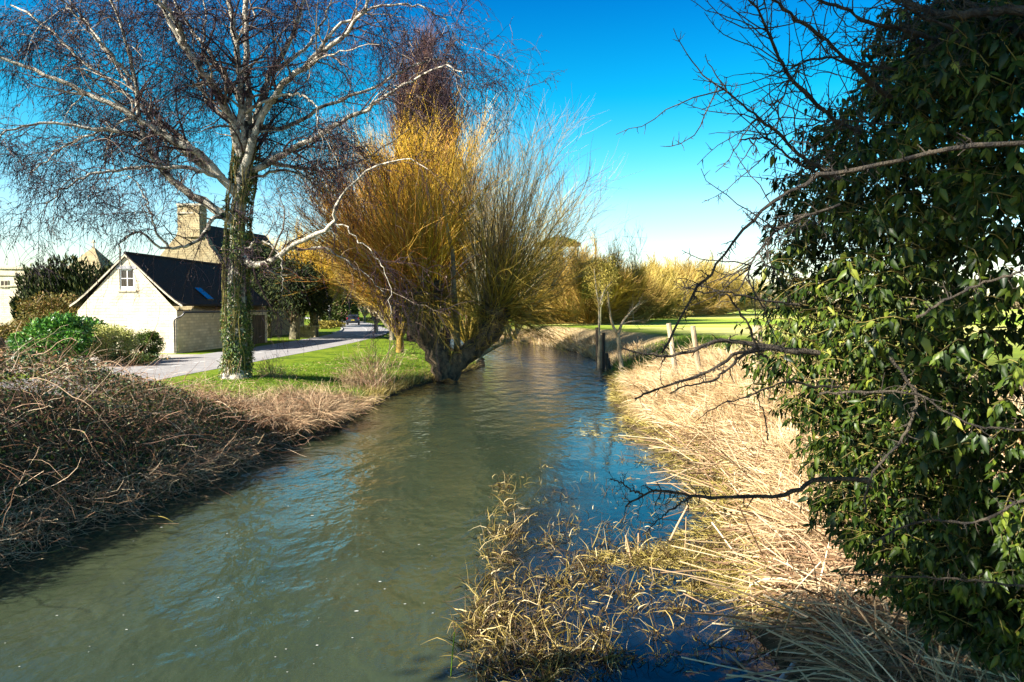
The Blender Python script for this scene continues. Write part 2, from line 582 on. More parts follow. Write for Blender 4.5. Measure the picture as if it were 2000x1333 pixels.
m, t, b = new_mat('rooflight_glass')
b.inputs['Base Color'].default_value = (0.05, 0.09, 0.16, 1)
b.inputs['Roughness'].default_value = 0.03
b.inputs['Metallic'].default_value = 0.6
M['rooflight'] = m
m, t, b = new_mat('car_paint')
b.inputs['Base Color'].default_value = (0.09, 0.1, 0.15, 1)
b.inputs['Metallic'].default_value = 0.6
b.inputs['Roughness'].default_value = 0.25
M['car'] = m
M['plate'] = plain('number_plate', (0.75, 0.6, 0.05), 0.5, 0.3, 0.03)
M['red_lamp'] = plain('lamp_red', (0.35, 0.02, 0.02), 0.2, 0.5, 0.05)
M['foam'] = plain('foam', (0.5, 0.52, 0.48), 0.9, 0.2, 0.05)

# ground: soil / grass / straw according to where it lies
m, t, b = new_mat('ground')
tc = t.nodes.new('ShaderNodeTexCoord')
att = t.nodes.new('ShaderNodeVertexColor')
att.layer_name = 'cover'
sp = t.nodes.new('ShaderNodeSeparateColor')
t.links.new(att.outputs[0], sp.inputs[0])
n1 = noise(t, 0.7, 6)
n2 = noise(t, 9, 4)
n1 = noise(t, 0.9, 7, None, 0.7)
grass_c = ramp(t, n1, [(0.34, (0.05, 0.10, 0.008)), (0.5, (0.15, 0.22, 0.012)), (0.68, (0.26, 0.31, 0.03)), (0.8, (0.36, 0.31, 0.1))])  # darkest stop paints patches of shade into the grass, last stop is straw
grass_c = mix(t, 0.6, grass_c, ramp(t, n2, [(0.3, (0.45, 0.5, 0.4)), (0.7, (1, 1, 1))]), 'MULTIPLY')
# far field: mown bands of greener and yellower grass
mp = t.nodes.new('ShaderNodeMapping')
mp.inputs['Scale'].default_value = (0.012, 0.06, 1)
mp.inputs['Rotation'].default_value = (0, 0, 0.1)
t.links.new(tc.outputs['Object'], mp.inputs[0])
n3 = noise(t, 1.0, 4, mp.outputs[0])
field_c = ramp(t, n3, [(0.36, (0.18, 0.32, 0.02)), (0.5, (0.36, 0.43, 0.06)), (0.62, (0.58, 0.54, 0.18))])
soil_c = ramp(t, n2, [(0.3, (0.03, 0.022, 0.012)), (0.7, (0.1, 0.07, 0.04))])
straw_c = ramp(t, n2, [(0.3, (0.22, 0.15, 0.07)), (0.7, (0.5, 0.38, 0.2))])
c = mix(t, sp.outputs[1], soil_c, grass_c)
c = mix(t, sp.outputs[2], c, field_c)
c = mix(t, sp.outputs[0], c, straw_c)
t.links.new(c, b.inputs['Base Color'])
b.inputs['Roughness'].default_value = 0.95
b.inputs['Specular IOR Level'].default_value = 0.1
bump(t, b, n2, 0.7, 0.06)
M['ground'] = m

m, t, b = new_mat('asphalt')
n1 = noise(t, 1.2, 5)
n2 = noise(t, 60, 3)
c = ramp(t, n1, [(0.3, (0.27, 0.26, 0.26)), (0.7, (0.36, 0.35, 0.345))])
c = mix(t, 0.5, c, ramp(t, n2, [(0.35, (0.6, 0.6, 0.6)), (0.65, (1, 1, 1))]), 'MULTIPLY')
t.links.new(c, b.inputs['Base Color'])
b.inputs['Roughness'].default_value = 0.95
b.inputs['Specular IOR Level'].default_value = 0.1
bump(t, b, n2, 0.4, 0.01)
M['asphalt'] = m
M['apron'] = plain('pale_gravel', (0.38, 0.34, 0.3), 0.95, 0.1, 0.2, 3, bmp=0.4)
M['paint'] = plain('road_paint', (0.62, 0.62, 0.6), 0.7, 0.2, 0.2, 8)
M['kerb'] = plain('kerb_stone', (0.42, 0.4, 0.36), 0.9)

# water: murky green current, clearer darker slack water on the right
m, t, b = new_mat('river_water')
att = t.nodes.new('ShaderNodeVertexColor')
att.layer_name = 'murk'
sp = t.nodes.new('ShaderNodeSeparateColor')
t.links.new(att.outputs[0], sp.inputs[0])
tc = t.nodes.new('ShaderNodeTexCoord')
mp = t.nodes.new('ShaderNodeMapping')
mp.inputs['Scale'].default_value = (1.0, 0.6, 1)
mp.inputs['Rotation'].default_value = (0, 0, radians(-12))
t.links.new(tc.outputs['Object'], mp.inputs[0])
nn = noise(t, 0.35, 3, mp.outputs[0])
murk_c = ramp(t, nn, [(0.35, (0.027, 0.043, 0.026)), (0.65, (0.048, 0.060, 0.030))])
c = mix(t, sp.outputs[0], (0.006, 0.01, 0.012), murk_c)
t.links.new(c, b.inputs['Base Color'])
b.inputs['Roughness'].default_value = 0.06
b.inputs['IOR'].default_value = 1.4
w1 = noise(t, 1.6, 3, mp.outputs[0], 0.5)
w2 = noise(t, 7.0, 3, mp.outputs[0], 0.5)
w3 = noise(t, 0.5, 2, mp.outputs[0], 0.5)
a1 = t.nodes.new('ShaderNodeMath')
a1.operation = 'MULTIPLY_ADD'
t.links.new(w2, a1.inputs[0])
a1.inputs[1].default_value = 0.22
t.links.new(w1, a1.inputs[2])
a2 = t.nodes.new('ShaderNodeMath')
a2.operation = 'MULTIPLY'
t.links.new(a1.outputs[0], a2.inputs[0])
t.links.new(sp.outputs[1], a2.inputs[1])
bp = t.nodes.new('ShaderNodeBump')
bp.inputs['Strength'].default_value = 0.5
bp.inputs['Distance'].default_value = 0.16
t.links.new(a2.outputs[0], bp.inputs['Height'])
t.links.new(bp.outputs[0], b.inputs['Normal'])
M['water'] = m


# ------------------------------------------------------------------ setting: ground, water, road
def axis(lo, hi, step, far_lo, far_hi):
    a = list(np.arange(lo, hi + 1e-6, step))
    s = step
    x = a[-1]
    while x < far_hi:
        s *= 1.25
        x += s
        a.append(x)
    s = step
    x = a[0]
    while x > far_lo:
        s *= 1.25
        x -= s
        a.insert(0, x)
    return np.array(a)


def grid(xs, ys, zf):
    X, Y = np.meshgrid(xs, ys)
    Z = zf(X, Y)
    v = np.stack([X, Y, Z], -1).reshape(-1, 3)
    nx, ny = len(xs), len(ys)
    i = (np.arange(ny - 1)[:, None] * nx + np.arange(nx - 1)[None, :]).ravel()
    return v, np.stack([i, i + 1, i + nx + 1, i + nx], -1)


xs = axis(-12, 10, 0.2, -3000, 3000)
ys = axis(-3, 62, 0.25, -400, 5000)
v, f = grid(xs, ys, hgt)
g = MB().add(v, f).build('ground', M['ground'], smooth=True, kind='structure')
X, Y, Z = v[:, 0], v[:, 1], v[:, 2]
dl = bank_l(Y) - X
dr = X - bank_r(Y)
straw = sstep(dr, 0.0, 0.6) * (1 - sstep(dr, 3.2 + 1.0 * vn(Y * .7, 2), 4.6 + 1.0 * vn(Y * .7, 2))) * (1 - sstep(Y, 70, 80)) * (1 - 0.95 * np.exp(-((Y - 36) / 5.0) ** 2))
grs = np.maximum(sstep(dl, 0.5, 1.6) * sstep(Y, 17, 22), sstep(dr, 1.2, 3.5) * sstep(Y, 18, 30))
fld = sstep(dr, 4.5, 12) * sstep(Y, 20, 60)
soil = sstep(dl, 0, 1) * (1 - sstep(Y, 17, 21))
colr = np.stack([straw, np.clip(grs, 0, 1), fld * (X > 0), np.ones_like(X)], -1)
ca = g.data.color_attributes.new('cover', 'FLOAT_COLOR', 'POINT')
ca.data.foreach_set('color', colr.astype(np.float32).ravel())

xs = np.arange(-12, 9, 0.3)
ys = np.concatenate([np.arange(-40, -2, 2.0), np.arange(-2, 82, 0.3)])
v, f = grid(xs, ys, lambda x, y: 0 * x)
wt = MB().add(v, f).build('river_water', M['water'], smooth=True, kind='structure')
X, Y = v[:, 0], v[:, 1]
edge_m = np.interp(Y, [0, 6.3, 8, 10, 13, 16, 21, 27, 40, 60], [-1.2, -0.45, -0.35, -0.25, 0.25, 0.9, 1.5, 2.4, 3.5, 4]) + 0.5 * (vn(Y * .8, X * .8) - .5)
murk = 1 - sstep(X, edge_m - 0.3, edge_m + 0.5)
murk = murk * (1 - 0.85 * sstep(Y + 2.2 * (X - bank_l(Y)) * (Y > 12), 20, 44))
rip = 0.16 + 0.6 * (1 - sstep(X, edge_m - 0.3, edge_m + 1.0)) + 2.4 * sstep(Y, 20, 36)
rip *= 0.75 + 0.5 * vn(X * .5 + 4, Y * .35)
ca = wt.data.color_attributes.new('murk', 'FLOAT_COLOR', 'POINT')
ca.data.foreach_set('color', np.stack([murk, rip, 0 * X, 0 * X + 1], -1).astype(np.float32).ravel())

RZ = 0.61
rc = np.array([(-10.5, -20), (-13.5, 5), (-15.0, 24), (-14.7, 36), (-14.1, 50), (-14.3, 66), (-15.6, 82), (-19.5, 100), (-25, 122), (-34, 150), (-52, 190), (-80, 240)])
cl = spline(rc, 120)
tg = unit(np.gradient(cl, axis=0))
nr = np.stack([tg[:, 1], -tg[:, 0]], -1)      # to the right (river side)


def strip(a, b_, z, name, mat, i0=0, i1=None, kind='structure'):
    c = cl[i0:i1]
    n = nr[i0:i1]
    L = np.column_stack([c + n * a, np.full(len(c), z)])
    R = np.column_stack([c + n * b_, np.full(len(c), z)])
    v = np.concatenate([L, R])
    k = len(c)
    f = [(i, k + i, k + i + 1, i + 1) for i in range(k - 1)]
    return v, f


v, f = strip(-2.6, 2.5, RZ, '', None)
MB().add(v, f).build('road', M['asphalt'], kind='structure')
# dashed centre line
mb = MB()
for i in range(2, 112, 2):
    v, f = strip(-0.06, 0.06, RZ + 0.005, '', None, i, i + 2)
    mb.add(v, f)
mb.build('road_marking', M['paint'], kind='structure')
# kerb on the house side and pale verge edge
mb = MB()
for a_, b_, z_ in ((-2.78, -2.62, 0.72),):
    L = np.column_stack([cl + nr * a_, np.full(len(cl), z_)])
    R = np.column_stack([cl + nr * b_, np.full(len(cl), z_)])
    L0 = L - [0, 0, .2]
    R0 = R - [0, 0, .2]
    V = np.concatenate([L0, L, R, R0])
    k = len(cl)
    Fq = []
    for j in range(3):
        Fq += [(j * k + i, (j + 1) * k + i, (j + 1) * k + i + 1, j * k + i + 1) for i in range(60, k - 1)]
    mb.add(V, Fq)
mb.build('kerb', M['kerb'], kind='structure')
ap = MB()
ap.poly([(-26, 30, 0.606), (-16.6, 30, 0.606), (-16.4, 42, 0.606), (-26, 42.2, 0.606)])
ap.build('driveway', M['apron'], kind='structure')

# ------------------------------------------------------------------ cottage
CR = 0.064 / 1.0
dL = unit(np.array([0.055, 1.0, 0]))         # along the ridge
dW = np.array([-dL[1], dL[0], 0])            # across the gable, to the left
C0 = np.array([-18.75, 43.0, 0.0])
Wd, Ln = 5.75, 13.5
EAVE, RIDGE = 2.98, 6.05


def cp(w, l, z):
    return C0 + dW * w + dL * l + np.array([0, 0, z])


cot = thing('cottage', 'pale stone cottage with dark slate roof and small white gable window', 'cottage', cp(Wd / 2, 0, 0.55))
mb = MB()
mid = Wd / 2
hole = (2.42, 3.28, 4.15, 5.32)   # window opening w0,w1,z0,z1
w0, w1, z0, z1 = hole


def quad(a, b_, c_, d_):
    mb.poly([a, b_, c_, d_])


def gz(w):
    return EAVE + (RIDGE - EAVE) * (1 - abs(w - mid) / mid)


for l_ in (0.0,):
    quad(cp(0, 0, 0.4), cp(Wd, 0, 0.4), cp(Wd, 0, EAVE), cp(0, 0, EAVE))
    mb.poly([cp(0, 0, EAVE), cp(w0, 0, EAVE), cp(w0, 0, gz(w0))])
    mb.poly([cp(w1, 0, EAVE), cp(Wd, 0, EAVE), cp(w1, 0, gz(w1))])
    quad(cp(w0, 0, EAVE), cp(w1, 0, EAVE), cp(w1, 0, z0), cp(w0, 0, z0))
    mb.poly([cp(w0, 0, z1), cp(w1, 0, z1), cp(w1, 0, gz(w1)), cp(mid, 0, RIDGE), cp(w0, 0, gz(w0))])
# reveals
for a, b_ in (((w0, z0), (w0, z1)), ((w1, z0), (w1, z1)), ((w0, z0), (w1, z0)), ((w0, z1), (w1, z1))):
    quad(cp(a[0], 0, a[1]), cp(b_[0], 0, b_[1]), cp(b_[0], 0.16, b_[1]), cp(a[0], 0.16, a[1]))
quad(cp(0, 0, 0.4), cp(0, Ln, 0.4), cp(0, Ln, EAVE), cp(0, 0, EAVE))
quad(cp(Wd, 0, 0.4), cp(Wd, Ln, 0.4), cp(Wd, Ln, EAVE), cp(Wd, 0, EAVE))
mb.poly([cp(0, Ln, 0.4), cp(Wd, Ln, 0.4), cp(Wd, Ln, EAVE), cp(mid, Ln, RIDGE), cp(0, Ln, EAVE)])
mb.build('wall', M['limestone'], cot)
# roof: two slabs with a sprocketed (kicked-out) eave
def roof_side(sgn):
    prof = []
    for s in np.linspace(0, 1, 9):
        w = mid * (1 - s) * 1.0 - 0.0
        dx = (1 - s) * 0
        wv = mid - (mid + 0.38) * s
        z = RIDGE + 0.06 - (RIDGE - EAVE) * s * (mid + .0) / mid + 0.22 * s ** 6 - 0.02
        prof.append((wv, z))
    prof = [(w, z) if sgn < 0 else (Wd - w, z) for w, z in prof]
    th = 0.12
    r = MB()
    top = [np.array([cp(w, -0.09, z + th), cp(w, Ln + 0.1, z + th)]) for w, z in prof]
    bot = [np.array([cp(w, -0.09, z + 0.01), cp(w, Ln + 0.1, z + 0.01)]) for w, z in prof]
    for i in range(8):
        r.poly([top[i][0], top[i + 1][0], top[i + 1][1], top[i][1]])
        r.poly([bot[i][0], bot[i][1], bot[i + 1][1], bot[i + 1][0]])
        r.poly([top[i][0], bot[i][0], bot[i + 1][0], top[i + 1][0]])
        r.poly([top[i][1], top[i + 1][1], bot[i + 1][1], bot[i][1]])
    r.poly([top[8][0], bot[8][0], bot[8][1], top[8][1]])
    return r, prof


for sg in (-1, 1):
    r, prof = roof_side(sg)
    ro = r.build('roof', M['slate'], cot)
    # pale mortared verge along the gable
    vb = MB()
    for i in range(8):
        (wa, za), (wb, zb) = prof[i], prof[i + 1]
        vb.prism([cp(wa, -0.12, za - 0.05), cp(wb, -0.12, zb - 0.05), cp(wb, -0.12, zb + 0.06), cp(wa, -0.12, za + 0.06)], dL * 0.027)
    vb.build('verge', M['dressed'], cot)
    if sg < 0:
        for l_a, l_b in ((3.9, 4.75), (9.6, 10.4)):
            (wa, za), (wb, zb) = prof[5], prof[7]
            up = np.array([0, 0, 0.20])
            q = [cp(wa, l_a, za) + up, cp(wb, l_a, zb) + up, cp(wb, l_b, zb) + up, cp(wa, l_b, za) + up]
            sk = MB().prism([p - [0, 0, .14] for p in q], (0, 0, 0.12)).build('rooflight', M['black'], cot)
            MB().poly([p + np.array([0, 0, 0.003]) for p in q]).build('pane', M['rooflight'], sk)
rc_ = MB().tubes(np.array([cp(mid, l, RIDGE + 0.17) for l in np.linspace(-0.1, Ln + .1, 3)]), [0.09] * 3, 8, True)
rc_.build('ridge', M['slate'], cot)
# window
wf = MB()
for (a, b_, c_, d_) in ((w0, w0 + .08, z0, z1), (w1 - .08, w1, z0, z1), (w0 + .08, w1 - .08, z1 - .07, z1), (w0 + .08, w1 - .08, z0, z0 + .2)):
    wf.prism([cp(a, 0.05, c_), cp(b_, 0.05, c_), cp(b_, 0.05, d_), cp(a, 0.05, d_)], dL * 0.07)
wm = (w0 + w1) / 2
zm = (z0 + .2 + z1 - .07) / 2
wf.prism([cp(wm - .025, 0.06, z0 + .2), cp(wm + .025, 0.06, z0 + .2), cp(wm + .025, 0.06, z1 - .07), cp(wm - .025, 0.06, z1 - .07)], dL * 0.05)
wf.prism([cp(w0 + .08, 0.062, zm - .02), cp(w1 - .08, 0.062, zm - .02), cp(w1 - .08, 0.062, zm + .02), cp(w0 + .08, 0.062, zm + .02)], dL * 0.045)
win = wf.build('window', M['white'], cot)
for a, b_ in ((w0 + .08, wm - .025), (wm + .025, w1 - .08)):
    for c_, d_ in ((z0 + .2, zm - .02), (zm + .02, z1 - .07)):
        MB().prism([cp(a, 0.085, c_), cp(b_, 0.085, c_), cp(b_, 0.085, d_), cp(a, 0.085, d_)], dL * 0.01).build('pane', M['glass'], win)
MB().prism([cp(w0 - .12, -0.07, z0 - .09), cp(w1 + .12, -0.07, z0 - .09), cp(w1 + .12, -0.07, z0 - .005), cp(w0 - .12, -0.07, z0 - .005)], dL * 0.12).build('sill', M['dressed'], win)
MB().prism([cp(w0 - .15, -0.025, z1 + .01), cp(w1 + .15, -0.025, z1 + .01), cp(w1 + .15, -0.025, z1 + .19), cp(w0 - .15, -0.025, z1 + .19)], dL * 0.024).build('lintel', M['lintel'], win)
# gutter and downpipe
gl = np.array([cp(-0.43, l, EAVE - 0.08) for l in np.linspace(-0.1, Ln, 4)])
MB().tubes(gl, [0.06] * 4, 8, True).build('gutter', M['black'], cot)
dp = np.array([cp(-0.43, 0.05, EAVE - 0.1), cp(-0.25, -0.02, EAVE - 0.3), cp(0.1, -0.07, EAVE - 0.5), cp(0.12, -0.07, 1.8), cp(0.12, -0.07, 0.62)])
MB().tubes(spline(dp, 20), [0.045] * 20, 8, True).build('downpipe', M['black'], cot)
# boarded doors in the shaded long wall
for l_a, l_b, h_ in ((10.8, 12.9, 2.55), (7.2, 8.1, 2.5)):
    dr_ = MB()
    n_ = 6 if l_b - l_a > 1.5 else 3
    dd = MB().prism([cp(-0.01, l_a - .08, 0.6), cp(-0.01, l_b + .08, 0.6), cp(-0.01, l_b + .08, h_ + .08), cp(-0.01, l_a - .08, h_ + .08)], -dW * 0.03).build('door', M['wood_dark'], cot)

# taller house behind: gable with big stone chimney
hs_ = thing('house', 'tall old stone house behind the cottage with a broad chimney on its gable', 'house', at(368, 560, 64) * [1, 1, 0] + [0, 0, .6])
D0 = 64.0


def hp(px, py, dd=0.0):
    a = at(px, py, D0)
    return a + np.array([0.2, 1, 0]) * dd


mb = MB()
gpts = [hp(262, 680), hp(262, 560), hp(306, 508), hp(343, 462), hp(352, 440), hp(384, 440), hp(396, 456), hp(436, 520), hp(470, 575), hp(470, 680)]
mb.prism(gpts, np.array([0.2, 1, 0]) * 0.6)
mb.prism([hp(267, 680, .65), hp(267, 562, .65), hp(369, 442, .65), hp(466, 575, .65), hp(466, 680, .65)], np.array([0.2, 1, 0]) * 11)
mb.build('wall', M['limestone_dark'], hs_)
rr = MB()
for a, b_ in (((371, 437), (476, 578)), ((367, 437), (256, 565))):
    p, q = hp(*a, -.1), hp(*b_, -.1)
    up = np.array([0, 0, 0.14])
    rr.prism([p + np.array([0.1, .75, 0]), q + np.array([0.1, .75, 0]), q + up + np.array([0.1, .75, 0]), p + up + np.array([0.1, .75, 0])], np.array([0.2, 1, 0]) * 11.5)
rr.build('roof', M['slate'], hs_)
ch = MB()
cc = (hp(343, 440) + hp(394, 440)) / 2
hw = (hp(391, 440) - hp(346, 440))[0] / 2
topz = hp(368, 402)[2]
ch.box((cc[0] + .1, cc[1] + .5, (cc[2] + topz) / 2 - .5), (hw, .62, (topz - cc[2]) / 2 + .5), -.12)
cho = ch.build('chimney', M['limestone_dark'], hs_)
MB().box((cc[0] + .1, cc[1] + .5, topz + .08), (hw + .07, .69, .08)).box((cc[0] + .1, cc[1] + .5, topz - .6), (hw + .05, .67, .07)).build('coping', M['dressed'], cho)

# church on the far left: nave wall and a steep stone gable with finial
chu = thing('church', 'pale stone church wall with parapet, string course and mullioned windows', 'church', at(-20, 620, 72) * [1, 1, 0] + [0, 0, .6])
D1 = 72.0


def qp(px, py, dd=0.0):
    return at(px, py, D1) + np.array([0, dd, 0])


mb = MB()
mb.prism([qp(-220, 650), qp(50, 650), qp(50, 524), qp(-220, 520)], (0, 9, 0))
mb.build('wall', M['limestone'], chu)
MB().prism([qp(-221, 536, -.12), qp(51.5, 539, -.12), qp(51.5, 535, -.12), qp(-221, 532, -.12)], (0, .118, 0)).build('string_course', M['dressed'], chu)
MB().prism([qp(-221, 522, -.15), qp(52, 526, -.15), qp(52, 522, -.15), qp(-221, 518, -.15)], (0, .147, 0)).build('parapet_coping', M['dressed'], chu)
MB().prism([qp(-221, 570, -.12), qp(51.5, 559, -.12), qp(51.5, 556.5, -.12), qp(-221, 567, -.12)], (0, .118, 0)).build('string_course', M['dressed'], chu)
for a, b_ in ((3, 8), (10.5, 15.5), (-30, -25), (-22, -17)):
    wn = MB()
    wn.prism([qp(a - 1.2, 563.5, -.08), qp(b_ + 1.2, 563.5, -.08), qp(b_ + 1.2, 548, -.08), qp(a - 1.2, 548, -.08)], (0, .078, 0))
    wn = wn.build('window', M['dressed'], chu)
    MB().prism([qp(a, 562.4, -.1), qp(b_, 562.4, -.1), qp(b_, 549.3, -.1), qp(a, 549.3, -.1)], (0, .018, 0)).build('pane', M['glass'], wn)
ar = []
for k in range(13):
    th = pi * k / 12
    ar.append(qp(38 + 13 * cos(th), 592 - 15 * sin(th) ** .8, -.1))
ar = [qp(51, 612, -.1)] + ar + [qp(25, 612, -.1)]
ao = MB().prism(ar, (0, .098, 0)).build('arched_window', M['dressed'], chu)
ar2 = [p + np.array([0, -.02, 0]) for p in ar]
cen = np.mean(ar2, axis=0)
MB().prism([cen + (p - cen) * [.82, 1, .85] for p in ar2], (0, .017, 0)).build('pane', M['glass'], ao)

tw = thing('church_turret', 'steep pointed stone turret roof with small finial above dark yews', 'church', at(180, 600, 75) * [1, 1, 0] + [0, 0, .6])
apx = at(183, 482, 75)
bx_ = MB()
bz = at(180, 540, 75)[2]
hw = 2.3
b4 = [np.array([apx[0] + sx * hw, apx[1] + sy * hw, bz]) for sx, sy in ((-1.05, -1), (.95, -1), (.95, 1), (-1.05, 1))]
for i in range(4):
    bx_.poly([b4[i], b4[(i + 1) % 4], apx])
bx_.build('roof', M['limestone_dark'], tw)
MB().box((apx[0], apx[1], (bz + .5) / 2), (2.15, 2.1, (bz - .5) / 2)).build('wall', M['limestone_dark'], tw)
MB().tubes(np.array([apx - [0, 0, .15], apx + [0, 0, .25], apx + [0, 0, .55]]), [.1, .05, .05], 6, True).tubes(np.array([apx + [-.22, 0, .4], apx + [.22, 0, .4]]), [.06, .06], 6, True).box(apx + [0, 0, .55], (.1, .1, .1)).build('finial', M['dressed'], tw)

# low wall and gatepost on the left edge
lw = thing('stone_wall', 'low sunlit stone garden wall beside the laurel at the left edge', 'wall', at(-30, 690, 34) * [1, 1, 0] + [0, 0, .6])
a, b_ = at(-120, 700, 33), at(60, 700, 35)
MB().prism([(a[0], a[1], .5), (b_[0], b_[1], .5), (b_[0], b_[1], 1.55), (a[0], a[1], 1.55)], (0, .4, 0)).build('wall', M['limestone'], lw)
MB().prism([(a[0], a[1] - .05, 1.552), (b_[0] + .05, b_[1] - .05, 1.552), (b_[0] + .05, b_[1] - .05, 1.66), (a[0], a[1] - .05, 1.66)], (0, .5, 0)).build('coping', M['dressed'], lw)
gp = at(1, 690, 30)
go = thing('gatepost', 'dark rounded gatepost cut by the left edge of the view', 'post', (gp[0], gp[1], .6))
MB().tubes(np.array([(gp[0], gp[1], .5), (gp[0], gp[1], 1.75), (gp[0], gp[1], 1.95), (gp[0], gp[1], 2.02)]), [.17, .17, .13, .04], 12, True).build('shaft', M['wood_dark'], go, smooth=False)
MB().tubes(np.array([(gp[0], gp[1], 1.55), (gp[0], gp[1], 1.62)]), [.2, .2], 12, True).build('collar', M['wood_dark'], go)

# dark stone trough by the road under the yew
tr = at(600, 655, 66)
to = thing('stone_trough', 'dark square stone planter box under the yew by the road', 'planter', (tr[0], tr[1], .6))
MB().box((tr[0], tr[1], 1.05), (.85, .55, .47)).build('box', M['limestone_dark'], to)
MB().box((tr[0], tr[1], 1.56), (.95, .65, .04)).build('rim', M['dressed'], to)

# far red brick house and white sign glimpsed along the road
fh = at(662, 600, 165)
fo = thing('brick_house', 'small distant brick house half hidden by conifers at the end of the road', 'house', (fh[0], fh[1], .6))
MB().prism([(fh[0] - 2.2, fh[1], .5), (fh[0] + 2.6, fh[1], .5), (fh[0] + 2.6, fh[1], 3.6), (fh[0] + .2, fh[1], 5.4), (fh[0] - 2.2, fh[1], 3.6)], (0, 8, 0)).build('wall', M['brick'], fo)
MB().prism([(fh[0] - 2.6, fh[1] - .2, 3.45), (fh[0] + .2, fh[1] - .2, 5.52), (fh[0] + .2, fh[1] - .2, 5.72), (fh[0] - 2.6, fh[1] - .2, 3.65)], (0, 8.4, 0)).prism([(fh[0] + 3., fh[1] - .2, 3.45), (fh[0] + .2, fh[1] - .2, 5.52), (fh[0] + .2, fh[1] - .2, 5.72), (fh[0] + 3., fh[1] - .2, 3.65)], (0, 8.4, 0)).build('roof', M['slate'], fo)
sg = at(642.5, 603, 95)
so = thing('road_sign', 'small white rectangular sign on a post beside the road beyond the yew', 'sign', (sg[0], sg[1], .6))
MB().box(sg, (.19, .02, .34)).build('sign_board', M['white'], so)
MB().tubes(np.array([(sg[0], sg[1] + .06, .5), (sg[0], sg[1] + .06, sg[2] + .3)]), [.04, .04], 8, True).build('post', M['black'], so)

# car driving away
cx, cy = at(690, 638, 112)[:2]
car = thing('car', 'dark blue grey hatchback seen from behind driving away along the road', 'car', (cx, cy, .61))
hd = 0.17   # heading, to the left
prof = [(-1.95, .32), (-1.98, .75), (-1.86, .95), (-1.55, 1.38), (-1.3, 1.45), (.1, 1.47), (.7, 1.35), (1.25, .98), (1.9, .86), (2.0, .6), (1.95, .32)]


def carp(x, y, z):
    return (cx + x * cos(hd) - y * sin(hd), cy + x * sin(hd) + y * cos(hd), .61 + z)


cb = MB()
secs = []
for y_, z_ in prof:
    w_ = .86 if z_ < 1.0 else .86 - .26 * (z_ - 1.0) / .47
    secs.append((w_, y_, z_))
n_ = len(secs)
for i in range(n_ - 1):
    (wa, ya, za), (wb, yb, zb) = secs[i], secs[i + 1]
    cb.poly([carp(-wa, ya, za), carp(wa, ya, za), carp(wb, yb, zb), carp(-wb, yb, zb)])
for s_ in (-1, 1):
    lower = [(w_, y_, z_) for (w_, y_, z_) in secs]
    cb.poly([carp(s_ * w_, y_, z_) for (w_, y_, z_) in lower])
cb.poly([carp(-.86, -1.95, .32), carp(.86, -1.95, .32), carp(.86, 1.95, .32), carp(-.86, 1.95, .32)])
cb.build('body', M['car'], car)
MB().prism([carp(-.68, -1.86, 1.0), carp(.68, -1.86, 1.0), carp(.6, -1.6, 1.34), carp(-.6, -1.6, 1.34)], (0.003, -.03, .02)).build('rear_window', M['glass'], car)
for s_ in (-1, 1):
    MB().prism([carp(s_ * .72, -1.95, .82), carp(s_ * .85, -1.95, .82), carp(s_ * .84, -1.84, 1.12), carp(s_ * .72, -1.84, 1.12)], (0, -.04, 0)).build('tail_light', M['red_lamp'], car)
    MB().prism([carp(s_ * .875, -1.3, .95), carp(s_ * .875, 1.0, .95), carp(s_ * .7, .6, 1.36), carp(s_ * .7, -1.2, 1.36)], (s_ * .01, 0, 0.01)).build('side_window', M['glass'], car)
    for yy in (-1.25, 1.25):
        wv = np.array([carp(s_ * .7, yy, .31), carp(s_ * .9, yy, .31)])
        wh = MB().tubes(wv, [.31, .31], 14, True).build('wheel', M['black'], car)
        MB().tubes(np.array([carp(s_ * .9, yy, .31), carp(s_ * .915, yy, .31)]), [.19, .19], 10, True).build('rim', M['lintel'], wh)
    MB().box(carp(s_ * .98, .55, .98), (.1, .06, .07)).build('wing_mirror', M['car'], car)
MB().prism([carp(-.26, -1.99, .66), carp(.26, -1.99, .66), carp(.26, -1.99, .78), carp(-.26, -1.99, .78)], (0, -.02, 0)).build('number_plate', M['plate'], car)
MB().box(carp(0, -1.97, .42), (.84, .06, .1), hd).build('bumper', M['black'], car)

# ------------------------------------------------------------------ plants: builders
def rs(seed):
    return np.random.RandomState(seed)


